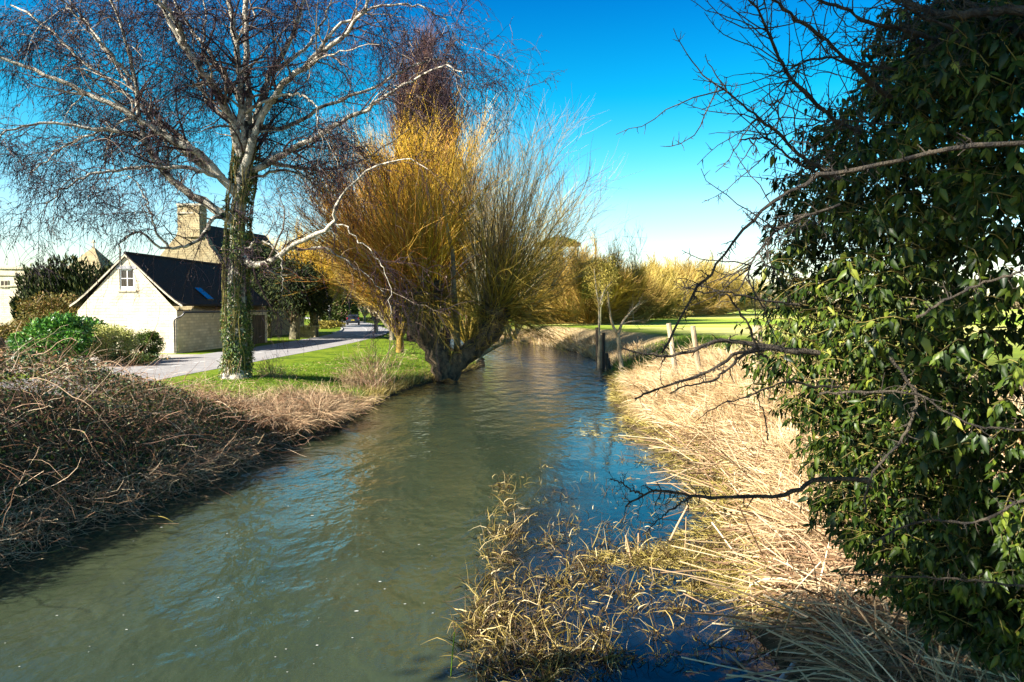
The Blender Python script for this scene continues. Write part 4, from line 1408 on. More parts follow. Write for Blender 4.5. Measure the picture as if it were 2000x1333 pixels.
leafy('russet_shrub', 'low olive hedge at the left below the church wall', 'shrub', B, (3.2, 1.2, .75), 4500, .16, 'russet_leaf', 131, 50, core=.4)
B = at(105, 700, 33.5)
B[2] = .6
leafy('laurel_bush', 'big glossy bright green laurel left of the cottage', 'shrub', B, (2.1, 1.5, 1.12), 12000, .15, 'laurel_leaf', 132, 90, core=.45)
B = at(168, 690, 36.5)
B[2] = .6
leafy('laurel_bush', 'right hand part laurel bush against the cottage gable', 'shrub', B, (1.25, 1.1, 1.1), 7000, .15, 'laurel_leaf', 133, 60, core=.45)
B = at(221, 690, 35.5)
B[2] = .55
leafy('variegated_bush', 'rounded yellow lime variegated bush before the cottage gable', 'shrub', B, (1.1, 1.0, .95), 10000, .085, 'lime_leaf', 134, 90, core=.6)
B = at(291, 694, 38)
B[2] = .6
leafy('box_bush', 'small round dark green bush at the cottage corner', 'shrub', B, (.72, .7, .72), 6500, .075, 'box_leaf', 135, 70, core=.6)
B = at(262, 700, 34)
B[2] = .6
leafy('dry_border_plant', 'brown dry border plants at the edge of the driveway', 'shrub', B, (1.5, .6, .28), 2500, .1, 'bramble_leaf', 136, 40, core=.3)
# hedge and plants down the road
for k_, (px, D, py, ry, mat_, lab) in enumerate((
    (640, 92, 628, 3.0, 'olive_leaf', 'pale green roadside shrubs beyond the stone planter'),
    (665, 125, 618, 6.0, 'box_leaf', 'dark clipped hedge behind the car on its left'),
    (722, 135, 620, 6.0, 'yew_leaf', 'very dark hedge right of the car'),
)):
    B = at(px, 640, D)
    B[2] = .6
    leafy('roadside_hedge', lab, 'hedge', B, (2.6 if k_ == 0 else 4.0, 1.5, (top_h(D, py) - .6) / 2), 3500, .2, mat_, 140 + k_, 40, core=.4)

# off to the left of the bridge, outside the picture: evergreen added to shade the upper ivy and lower right corner
oak = thing('added_shade_oak', 'evergreen oak added outside the picture to shade the ivy, leaning from the left bank beside the bridge', 'tree', (-8.4, -1.4, .8))
q = rs(150)
MB().tubes(np.array([spline([(-8.4, -1.4, .5), (-8.1, -1.2, 3), (-7.4, -1.0, 5.2), (-5.8, -.6, 7.6), (-4.6, -.4, 9.6)], 10), spline([(-8.1, -1.2, 3), (-7.0, -.9, 4.2), (-6.0, -.6, 5.0), (-5.0, -.3, 5.6), (-4.2, -.1, 6.0)], 10)]), np.array([np.linspace(.4, .12, 10), np.linspace(.22, .06, 10)]), 9).build('trunk', M['grey_bark'], oak)
mb = MB()
for c_, R_, nn in (((-4.9, -.4, 10.95), (3.5, 3.0, 2.1), 17000), ((-4.6, -.4, 5.7), (2.4, 2.2, .95), 7000), ((-9.4, -.8, 8.0), (2.8, 2.0, 1.4), 6000)):  # leaf clumps set across the sun's path to throw shade
    lc_ = np.array(c_) + unit(q.randn(60, 3)) * R_ * q.uniform(.1, .85, (60, 1))
    pp_ = lc_[q.randint(0, 60, nn)] + unit(q.randn(nn, 3)) * R_ * .3 * q.uniform(.2, 1, (nn, 1))
    mb.leaves(LEAF2, pp_, q.randn(nn, 3), q.randn(nn, 3), q.uniform(.12, .26, nn))
mb.build('foliage', M['yew_leaf'], oak, kind='stuff')

# ------------------------------------------------------------------ left bank: bramble thicket, dead grass
r = rs(200)


def mound_top(x, y):
    dl = bank_l(y) - x
    g_ = hgt(x, y)
    hgt_ = np.interp(y, [4, 8, 12, 15, 17.5, 20, 22], [.6, .6, .6, .62, .55, .42, .15])
    return g_ + hgt_ * sstep(dl, -.3, .9) * (.8 + .45 * vn(x * .9, y * .9))


br = thing('bramble_thicket', 'dense tangled bramble thicket on the left bank, brown stems and small leaves', 'bramble', (-7.5, 13, .8))


def scatter(n, ylo, yhi, dlo, dhi, side=-1, q=r):
    y = q.uniform(ylo, yhi, n)
    d_ = q.uniform(dlo, dhi, n)
    x = (bank_l(y) - d_) if side < 0 else (bank_r(y) + d_)
    return x, y


n = 9500
x, y = scatter(n, 6.5, 20.5, -.1, 4.0)
b0 = np.stack([x, y, mound_top(x, y) * r.uniform(.3, 1.0, n) ** .7], -1)
a_ = r.uniform(0, 2 * pi, n)
d0 = np.stack([np.cos(a_), np.sin(a_), r.uniform(-.1, .9, n)], -1) + [.35, -.1, 0]
P = grow(b0, d0, r.uniform(.3, 1.4, n), 8, r, np.stack([r.randn(n) * .08, r.randn(n) * .08, r.uniform(-.5, .05, n)], -1), .24)
P[:, :, 2] = np.maximum(P[:, :, 2], .015)
MB().tubes(P, taper(.0018 + .0045 * r.uniform(0, 1, n) ** 2, 8, .45), 3).build('stem', M['bramble_stem'], br, kind='stuff')
# some long bold arching canes
n = 150
x, y = scatter(n, 7, 20, .2, 3.2)
b1 = np.stack([x, y, mound_top(x, y) - .1], -1)
a_ = r.uniform(0, 2 * pi, n)
d1 = np.stack([np.cos(a_) + .4, np.sin(a_), r.uniform(.3, 1.1, n)], -1)
Pl = grow(b1, d1, r.uniform(.8, 2.3, n), 14, r, np.stack([r.randn(n) * .07, r.randn(n) * .07, r.uniform(-.3, -.05, n)], -1), .17)
Pl[:, :, 2] = np.maximum(Pl[:, :, 2], .03)
MB().tubes(Pl, taper(r.uniform(.004, .0085, n), 14, .4), 5).build('cane', M['bramble_stem'], br, kind='stuff')
n = 52000
x, y = scatter(n, 6.5, 20.5, -.1, 4.4)
z = mound_top(x, y) * (1 - r.uniform(0, 1, n) ** 2.2 * .8)
p = np.stack([x + r.randn(n) * .05, y, z + .02], -1)
keep = vn(x * 1.7, y * 1.7) + .6 * r.rand(n) > .5
p = p[keep]
k = len(p)
MB().leaves(LEAF2, p, r.randn(k, 3), r.randn(k, 3) * .6 + [0.2, -.2, 1], r.uniform(.04, .09, k)).build('foliage', M['bramble_leaf'], br, kind='stuff')
# pale dead twigs matted at the waterline
n = 2400
x, y = scatter(n, 7.5, 15.5, -.4, .7)
b2 = np.stack([x, y, r.uniform(.02, .5, n)], -1)
P = grow(b2, r.randn(n, 3) * [1, 1, .5] + [.2, 0, .1], r.uniform(.15, .65, n), 6, r, (0, 0, -.04), .3)
P[:, :, 2] = np.maximum(P[:, :, 2], .01)
MB().tubes(P, taper(r.uniform(.002, .0052, n), 6, .5), 3).build('dead_twigs', M['reed_stalk'], br, kind='stuff')


def blades(n, x, y, z, d, L, K, w, bend, wob, q, mat, name, side=None, floor=True, parent=None, ribbon=True):
    P = grow(np.stack([x, y, z], -1), d, L, K, q, bend, wob)
    if floor:
        gz_ = np.maximum(hgt(P[:, :, 0], P[:, :, 1]), 0) + .012
        P[:, :, 2] = np.maximum(P[:, :, 2], gz_)
    sd = unit(np.cross(unit(P[:, -1] - P[:, 0]), q.randn(len(x), 3)))
    if ribbon:
        t_ = np.linspace(0, 1, K)
        W = np.asarray(w).reshape(-1, 1) * (1 - .8 * t_ ** 2)
        return MB().ribbons(P, W, sd)
    return MB().tubes(P, taper(np.broadcast_to(w, (len(x),)), K, .6), 3)


# dead grass tussocks at the end of the thicket
q = rs(210)
n = 9000
dg = MB()
cx_ = q.uniform(17.6, 24, 46)
for k_ in range(46):
    yk = cx_[k_]
    xk = float(bank_l(yk)) - q.uniform(.1, 2.3)
    m_ = 210
    a_ = q.uniform(0, 2 * pi, m_)
    rr = q.uniform(0, .22, m_)
    x_, y_ = xk + rr * np.cos(a_), yk + rr * np.sin(a_)
    d_ = np.stack([np.cos(a_) * .6 + .25, np.sin(a_) * .6 - .1, q.uniform(.6, 1.4, m_)], -1)
    z_ = hgt(x_, y_) + .15 * (yk < 21)
    P = grow(np.stack([x_, y_, z_], -1), d_, q.uniform(.4, 1.0, m_), 6, q, (.04, 0, -.32), .08)
    P[:, :, 2] = np.maximum(P[:, :, 2], np.maximum(hgt(P[:, :, 0], P[:, :, 1]), 0) + .012)
    sd = unit(np.cross(unit(P[:, -1] - P[:, 0]), q.randn(m_, 3)))
    dg.ribbons(P, q.uniform(.004, .008, (m_, 1)) * np.linspace(1, .3, 6), sd)
tag(dg.build('dead_grass', M['dead_grass']), 'tan drooping dead grass tussocks on the left bank below the birch', 'grass', kind='stuff')

# verge grass blades and rough growth at the water's edge
q = rs(211)
n = 60000
y = 19 + 30 * q.uniform(0, 1, n) ** 1.3
d_ = q.uniform(.1, 1, n) ** 1.2 * 7.0
x = bank_l(y) - d_
ok = x > -12.2
x, y, d_ = x[ok], y[ok], d_[ok]
n = len(x)
dd = np.stack([q.randn(n) * .4, q.randn(n) * .4, np.ones(n)], -1)
hh = np.where(d_ < 1.3, q.uniform(.08, .3, n), q.uniform(.04, .1, n)) * (.6 + .8 * vn(x, y))
gm = blades(n, x, y, hgt(x, y) - .01, dd, hh, 3, q.uniform(.006, .012, n), (.05, 0, -.2), .1, q, 'grass', '')
tag(gm.build('verge_grass', M['grass']), 'bright green mown grass of the verge between road and river', 'grass', kind='stuff')
q = rs(212)
n = 5500
y = q.uniform(19, 40, n)
x = bank_l(y) - q.uniform(-.1, 1.3, n) * (.4 + vn(y * .8, 4))
dd = np.stack([q.randn(n) * .5 + .3, q.randn(n) * .5, np.ones(n)], -1)
gm = blades(n, x, y, np.maximum(hgt(x, y), 0), dd, q.uniform(.15, .5, n), 4, q.uniform(.005, .009, n), (.06, 0, -.25), .12, q, 'moss_grass', '')
tag(gm.build('bank_grass', M['moss_grass']), 'yellowish rough grass fringing the left waterline', 'grass', kind='stuff')
# fallen leaves and bits of twig lying on the verge
q = rs(214)
n = 1500
y = q.uniform(21, 42, n)
x = bank_l(y) - q.uniform(.4, 6.5, n)
ok = x > -11.9
x, y = x[ok], y[ok]
n = len(x)
p = np.stack([x, y, hgt(x, y) + .03], -1)
lt = MB().leaves(LEAF2, p, q.randn(n, 3) * [1, 1, .2], q.randn(n, 3) * .3 + [0, 0, 1], q.uniform(.05, .11, n))
lt.tubes(grow(p[:260], q.randn(260, 3) * [1, 1, .05], q.uniform(.2, .7, 260), 4, q, (0, 0, 0), .15) * [1, 1, 1], np.full((260, 4), .008), 3)
tag(lt.build('leaf_litter', M['dead_grass']), 'brown fallen leaves and twigs scattered over the green verge', 'leaves', kind='stuff')
# red-brown weed stems at the bank edge
q = rs(213)
for k_, (px, py, D, hh, lab) in enumerate(((735, 768, 27.3, 2.1, 'reddish dead weed stems at the water edge right of the birch'), (690, 765, 26.5, 1.0, 'thin dry weed clump standing on the verge edge'), (535, 760, 24.5, 1.3, 'pale dried weed clump in front of the birch'))):
    B = gnd(px, py, .12)
    w_ = thing('dead_weeds', lab, 'weeds', B)
    n = 90
    b_0 = B + q.randn(n, 3) * [.25, .2, 0]
    P = grow(b_0, q.randn(n, 3) * [.3, .3, .1] + [0, 0, 1], q.uniform(.4, 1, n) * hh, 8, q, (0, 0, -.05), .12)
    mb = MB().tubes(P, taper(np.full(n, .006), 8, .5), 3)
    b_1, d_1, _ = kids(P, np.zeros((n, 8)), 500, q, .3, 1, (20, 50))
    mb.tubes(grow(b_1, d_1, q.uniform(.1, .35, 500), 4, q, (0, 0, -.05), .15), np.full((500, 4), .004), 3)
    mb.build('stem', M['bramble_stem' if k_ < 1 else 'dead_grass'], w_, kind='stuff')

# ------------------------------------------------------------------ right bank reeds
q = rs(220)


TUS = None


def right_reeds(n, ylo, yhi, dlo, dhi, lean, upz, L, w, name, label, mat, seed, bend=(-.02, 0, -.12), pw=1.6, spread=.55, zoff=.0):
    q = rs(seed)
    y = ylo + (yhi - ylo) * q.uniform(0, 1, n) ** pw
    x = bank_r(y) + q.uniform(dlo, dhi, n)
    ci = q.randint(0, max(8, n // 260), n)
    nc = ci.max() + 1
    cy0 = ylo + (yhi - ylo) * q.uniform(0, 1, nc) ** pw
    cx0 = q.uniform(dlo, dhi, nc)
    own = q.rand(n) < .6
    y = np.where(own, cy0[ci] + q.randn(n) * .35, y)
    x = np.where(own, bank_r(y) + np.clip(cx0[ci] + q.randn(n) * .3, dlo, dhi + .3), x)
    lx = lean * np.where(own, q.uniform(.2, 1.5, nc)[ci], (.6 + .8 * vn(x * .8, y * .8)))
    ph = np.where(own, q.normal(0, .9, nc)[ci], (vn(x * .5 + 9, y * .5) - .5) * 3.0)
    dd = np.stack([lx * np.cos(ph) + q.randn(n) * spread, -lx * np.sin(ph) + q.randn(n) * spread, q.uniform(upz[0], upz[1], n)], -1)
    gm = blades(n, x, y, np.maximum(hgt(x, y), 0) + zoff * q.uniform(0, 1, n), dd, q.uniform(L[0], L[1], n), 5, w * q.uniform(.5, 1.5, n), np.array(bend) + np.stack([q.randn(n) * .1, q.randn(n) * .1, q.uniform(-.25, .12, n)], -1), .12, q, mat, '')
    return tag(gm.build(name, M[mat]), label, 'reeds', kind='stuff')


right_reeds(34000, 9, 31, .65, 3.8, -.8, (.1, .7), (.35, 1.0), .0075, 'flattened_reeds', 'pale straw reeds bent over along the right bank', 'reed', 221, zoff=.22)
right_reeds(20000, 11, 27, 1.2, 4.6, -.15, (.9, 1.2), (.3, .68), .006, 'standing_reeds', 'upright straw coloured reeds below the fence posts', 'reed', 222, bend=(-.02, 0, -.02), spread=.16, pw=1.4)
right_reeds(12000, 8, 36, .0, 1.1, -.4, (.1, .6), (.2, .5), .007, 'reed_fringe', 'olive and brown reed litter trailing into the water on the right', 'moss_grass', 223, zoff=.05, spread=.9)
right_reeds(8000, 40, 74, -.2, 2.2, -.3, (.4, 1.1), (.25, .6), .014, 'far_reeds', 'tan reeds along the far bank at the river bend', 'reed', 224, bend=(-.02, 0, -.08), spread=.3, pw=1)
right_reeds(11000, 3.0, 9.5, .35, 3.2, -.4, (.0, .7), (.4, 1.2), .007, 'reed_litter', 'brown broken reed litter below the ivy on the right', 'reed_stalk', 225, pw=1, spread=1.0, zoff=.3)
# thick broken stalks
q = rs(226)
n = 1500
y = q.uniform(3.2, 17, n)
x = bank_r(y) + q.uniform(-.3, 2.8, n)
P = grow(np.stack([x, y, np.maximum(hgt(x, y), 0) + q.uniform(.02, .4, n)], -1), q.randn(n, 3) * [1, .8, .3] + [-.3, -.2, .15], q.uniform(.3, 1.1, n), 4, q, (0, 0, -.02), .03)
P[:, :, 2] = np.maximum(P[:, :, 2], np.maximum(hgt(P[:, :, 0], P[:, :, 1]), 0) + .01)
mb = MB().tubes(P, np.repeat(q.uniform(.005, .009, (n, 1)), 4, 1), 5, False)
tag(mb.build('broken_reed_stalks', M['reed_stalk']), 'thick broken reed stalks lying criss-cross on the right bank', 'reeds', kind='stuff')

# green tussock bank by the sapling
q = rs(227)
n = 9000
y = q.uniform(28, 44, n)
x = bank_r(y) + q.uniform(.3, 6, n)
dd = np.stack([q.randn(n) * .4, q.randn(n) * .4, np.ones(n)], -1)
gm = blades(n, x, y, hgt(x, y), dd, q.uniform(.08, .35, n), 3, q.uniform(.008, .015, n), (0, 0, -.2), .1, q, 'grass', '')
tag(gm.build('bank_grass', M['grass']), 'green tussocky grass behind the wooden stakes on the right bank', 'grass', kind='stuff')

# fence posts, stakes
def post(name, label, px, ptop, D, rad, mat, lean=(0, 0), group=None, zb=None, cap=True):
    tp = at(px, ptop, D)
    x0, y0 = tp[0] - lean[0], tp[1] - lean[1]
    zg = float(hgt(x0, y0)) - .1 if zb is None else zb
    q = rs(int(px))
    P = spline([(x0, y0, zg), (x0 + lean[0] * .5, y0 + lean[1] * .5, (zg + tp[2]) / 2), tuple(tp)], 5)
    o = MB().tubes(P, np.array([1.05, 1.0, 1.0, .97, .93]) * rad, 9, True).build(name, M[mat], smooth=False)
    return tag(o, label, 'post', group)


post('fence_post', 'leftmost round wooden fence post, leaning left above the reeds', 1306, 632, 25.5, .09, 'wood_post', (-.32, 0), 'fence posts above the reeds')
post('fence_post', 'middle round fence post standing in the reeds', 1353, 637, 24, .085, 'wood_post', (-.28, 0), 'fence posts above the reeds')
post('fence_post', 'pale stout fence post nearest the ivy', 1479, 636, 19, .13, 'wood_post', (-.03, 0), 'fence posts above the reeds')
for k_, (px, py, D, rd, mt, ln, lab) in enumerate((
    (1166, 640, 41, .10, 'wood_dark', (-.1, 0), 'dark farthest wooden stake at the water edge'),
    (1173, 655, 40, .13, 'wood_post', (.05, 0), 'pale split wooden stake at the water edge'),
    (1179, 650, 39, .09, 'wood_dark', (.0, 0), 'dark tall stake just right of the pale one'),
    (1184, 690, 37.5, .11, 'wood_dark', (-.15, 0), 'short dark stake leaning towards the water'),
    (1187, 700, 36.2, .11, 'wood_dark', (-.05, 0), 'nearest low dark stake standing in the water'))):
    post('river_stake', lab, px, py, D, rd, mt, ln, 'old stakes along the right waterline', zb=-.4)

# saplings at right bank
r = rs(230)
def traced(name, label, base_px, D, lines, mat, twigs, seed, tw=.008, twmat='twig_grey'):
    q = rs(seed)
    B = at(*base_px, D)
    root = thing(name, label, 'sapling', B)
    P, R = [], []
    for pts, ra, rb, dd in lines:
        P.append(spline([at(p[0], p[1], D + dd * i / (len(pts) - 1)) for i, p in enumerate(pts)], 14))
        R.append(np.linspace(ra, rb, 14))
    P, R = np.array(P), np.array(R)
    MB().tubes(P, R, 8).build('trunk', M[mat], root, smooth=True)
    b, d, _ = kids(P, R, twigs, q, .4, 1, (20, 60), (0, 0, .3))
    Pt = grow(b, d, q.uniform(.2, .9, twigs), 5, q, (0, 0, .03), .12)
    MB().tubes(Pt, taper(np.full(twigs, tw), 5, .4), 3).build('twigs', M[twmat], root, kind='stuff')


traced('forked_sapling', 'small bare forked sapling on the right bank behind the reeds', (1213, 716), 33, [([(1214, 718), (1210, 690), (1207, 655)], .1, .075, 0), ([(1207, 658), (1195, 630), (1190, 600), (1187, 570)], .07, .02, -1), ([(1207, 656), (1216, 630), (1232, 610), (1250, 590)], .07, .02, 1), ([(1215, 634), (1235, 628), (1260, 630)], .04, .01, 0)], 'wood_post', 70, 231)
traced('slender_sapling', 'slender pale sapling rising beside the wooden stakes', (1172, 690), 40, [([(1172, 690), (1170, 650), (1170, 600), (1164, 560), (1160, 520)], .075, .02, 0), ([(1170, 600), (1180, 570), (1195, 550)], .05, .02, 0)], 'pale_bark', 160, 232, .01, 'twig_yellow')

# ------------------------------------------------------------------ emergent sedges in the slack water
q = rs(240)


def sed(n, poly, L, w, seed, up=(.5, 1.3), bend=-.32, wmul=1.0, lean=(0, 0), K=6, clump=None):
    q = rs(seed)
    (xa, xb), (ya, yb) = poly
    px = q.uniform(xa, xb, n)
    py = q.uniform(ya, yb, n)
    if clump is not None:
        ci = q.randint(0, len(clump), n)
        px = clump[ci, 0] + q.randn(n) * clump[ci, 2]
        py = clump[ci, 1] + q.randn(n) * clump[ci, 3]
    drop = (py - 600) / F
    Dd = H / np.maximum(drop, .05)
    x = (px - 1000) / F * Dd
    a_ = q.uniform(0, 2 * pi, n)
    d = np.stack([np.cos(a_) * .55 + lean[0], np.sin(a_) * .55 + lean[1], q.uniform(up[0], up[1], n)], -1)
    P = grow(np.stack([x, Dd, np.full(n, -.03)], -1), d, q.uniform(L[0], L[1], n) * q.uniform(.4, 1.2, n), K, q, np.stack([q.randn(n) * .15, q.randn(n) * .15, bend * q.uniform(-.1, 2.6, n)], -1), .2)
    # folded tips: break some leaves sharply
    P[:, :, 2] = np.maximum(P[:, :, 2], .006)
    P[:, 0, 2] = -.03
    sd = unit(np.cross(unit(P[:, -1] - P[:, 0]), q.randn(n, 3)))
    t_ = np.linspace(0, 1, K)
    W = q.uniform(.5, 1.3, (n, 1)) * w * (1 - .85 * t_ ** 2)
    return MB().ribbons(P, W, sd)


cl1 = []
q = rs(241)
for (cx0, cy0, sx, sy, k_) in ((985, 985, 12, 35, 10), (975, 1090, 20, 40, 14), (950, 1190, 30, 45, 18), (960, 1290, 35, 50, 24), (1040, 1190, 60, 60, 18), (1060, 1290, 60, 50, 22), (1130, 1110, 80, 40, 16), (1220, 1110, 70, 30, 16), (1180, 1180, 90, 60, 14), (1120, 1300, 70, 40, 16), (1310, 1095, 80, 18, 18), (1400, 1130, 60, 18, 14)):
    for _ in range(k_):
        cl1.append((cx0 + q.randn() * sx, cy0 + q.randn() * sy, 7 + 8 * q.rand(), 5 + 6 * q.rand()))
cl1 = np.array(cl1)
s1 = sed(4200, ((0, 1), (0, 1)), (.16, .5), .0052, 242, clump=cl1)
tag(s1.build('water_sedge', M['sedge']), 'olive and straw sedge clumps drooping out of the shallow water in the foreground', 'sedge', kind='stuff')
# sparse thin shoots over the slack water
sp_ = []
for _ in range(420):
    py = 860 + 470 * q.rand() ** .7
    lo = np.interp(py, [860, 950, 1100, 1333], [1120, 1000, 960, 930])
    hi = np.interp(py, [860, 930, 1080, 1170, 1333], [1290, 1390, 1450, 1500, 1540])
    sp_.append((q.uniform(lo, hi), py, 4 + 5 * q.rand(), 2 + 3 * q.rand()))
sp_ = np.array(sp_)
s2 = sed(2600, ((0, 1), (0, 1)), (.06, .28), .0045, 243, clump=sp_, up=(.3, 1.6), bend=-.2)
tag(s2.build('dead_water_shoots', M['sedge']), 'scattered thin brown shoots standing in the blue slack water', 'sedge', kind='stuff')
# floating matted litter
mt = []
for _ in range(60):
    py = q.uniform(820, 1120)
    hi = np.interp(py, [735, 830, 930, 1080, 1170], [1190, 1240, 1390, 1450, 1500])
    mt.append((hi - abs(q.randn()) * 40, py, 18, 5))
mt += [(1330 + q.randn() * 80, 1092 + q.randn() * 10, 22, 5) for _ in range(26)] + [(1440 + q.randn() * 50, 1140 + q.randn() * 18, 22, 6) for _ in range(24)]
s3 = sed(6500, ((0, 1), (0, 1)), (.12, .45), .005, 244, clump=np.array(mt), up=(.02, .22), bend=-.05)
tag(s3.build('floating_litter', M['moss_grass']), 'matted brown reed litter floating against the right bank', 'reeds', kind='stuff')

# single stalks one can point at
def stalk(name, label, p0, p1, rad, mat='reed_stalk', z0=-.05, kink=None, hollow=False):
    a = gnd(*p0, 0.0)
    b = at(p1[0], p1[1], a[1] + p1[2])
    a = a + [0, 0, z0]
    pts = [a, (a + b) / 2 + rs(int(p0[0])).randn(3) * .01, b]
    if kink is not None:
        pts.append(at(kink[0], kink[1], b[1]))
    mb = MB()
    seg = np.array(pts)
    mb.tubes(seg, np.linspace(rad, rad * .85, len(seg)), 10, not hollow)
    o = mb.build(name, M[mat], smooth=False)
    return tag(o, label, 'reed')


stalk('broken_reed', 'thick pale reed stalk leaning in the water with an open cut end', (1233, 1092), (1222, 1046, 0), .014)
stalk('broken_reed', 'upright pale reed stump right of the open ended one', (1244, 1086), (1247, 1042, 0), .011)
stalk('broken_reed', 'long mottled stem leaning steeply out of the slack water', (1305, 1056), (1345, 985, .1), .016)
stalk('broken_reed', 'thin straight pale reed standing below the hawthorn branch', (1336, 1082), (1340, 1010, 0), .007)
stalk('broken_reed', 'dark bent reed stump between the two short stumps and the long stem', (1270, 1080), (1262, 1042, 0), .010, 'sedge')
stalk('broken_reed', 'tall upright thin reed against the right bank litter', (1453, 1125), (1455, 1058, 0), .006)
stalk('broken_reed', 'kinked pale reed at the lower right pointing over the water', (1560, 1232), (1470, 1206, -.1), .007)
stalk('green_shoot', 'single green tipped shoot standing alone at the bottom of the river', (880, 1320), (888, 1235, 0), .006, 'grass')
tb = gnd(1590, 1262, .2)
o = MB().tubes(np.array([gnd(1520, 1333, .1), gnd(1545, 1305, .18), gnd(1552, 1292, .22)]), [.022, .02, .018], 10, True).build('grey_tube', M['lintel'])
tag(o, 'short bluish grey stick end at the bottom edge right of the slack water', 'stick')
o = MB().tubes(spline([gnd(292, 1008, .02), gnd(318, 1010, .1), gnd(338, 1020, .03)], 8), np.linspace(.008, .004, 8), 5).build('floating_reed', M['moss_grass'])
tag(o, 'single curved yellow reed drifting off the bramble bank', 'reed')
o = MB().tubes(spline([gnd(78, 1080, .01), gnd(105, 1078, .03), gnd(130, 1068, .02)], 8), np.linspace(.006, .003, 8), 5).build('floating_reed', M['moss_grass'])
tag(o, 'thin yellow reed floating near the left edge of the river', 'reed')

# foam flecks
q = rs(250)
n = 85
mb = MB()
py = 640 + 90 + 600 * q.uniform(0, 1, n) ** .8
D_ = H / ((py - 600) / F)
lo, hi = bank_l(D_) + .5, np.interp(D_, [0, 6.3, 8, 10, 13, 16, 21, 27, 40], [-1.2, -.6, -.4, -.3, 0, .6, 1, 2, 3])
x = lo + (hi - lo) * q.rand(n)
for i in range(n):
    s_ = .004 + .014 * q.rand() ** 4
    k = 7
    a_ = np.arange(k) * 2 * pi / k
    rr = s_ * q.uniform(.6, 1.2, k)
    mb.poly(np.stack([x[i] + rr * np.cos(a_) * 1.6, D_[i] + rr * np.sin(a_), np.full(k, .006)], -1))
tag(mb.build('foam_flecks', M['foam']), 'small white foam flecks drifting on the green water', 'foam', kind='stuff')

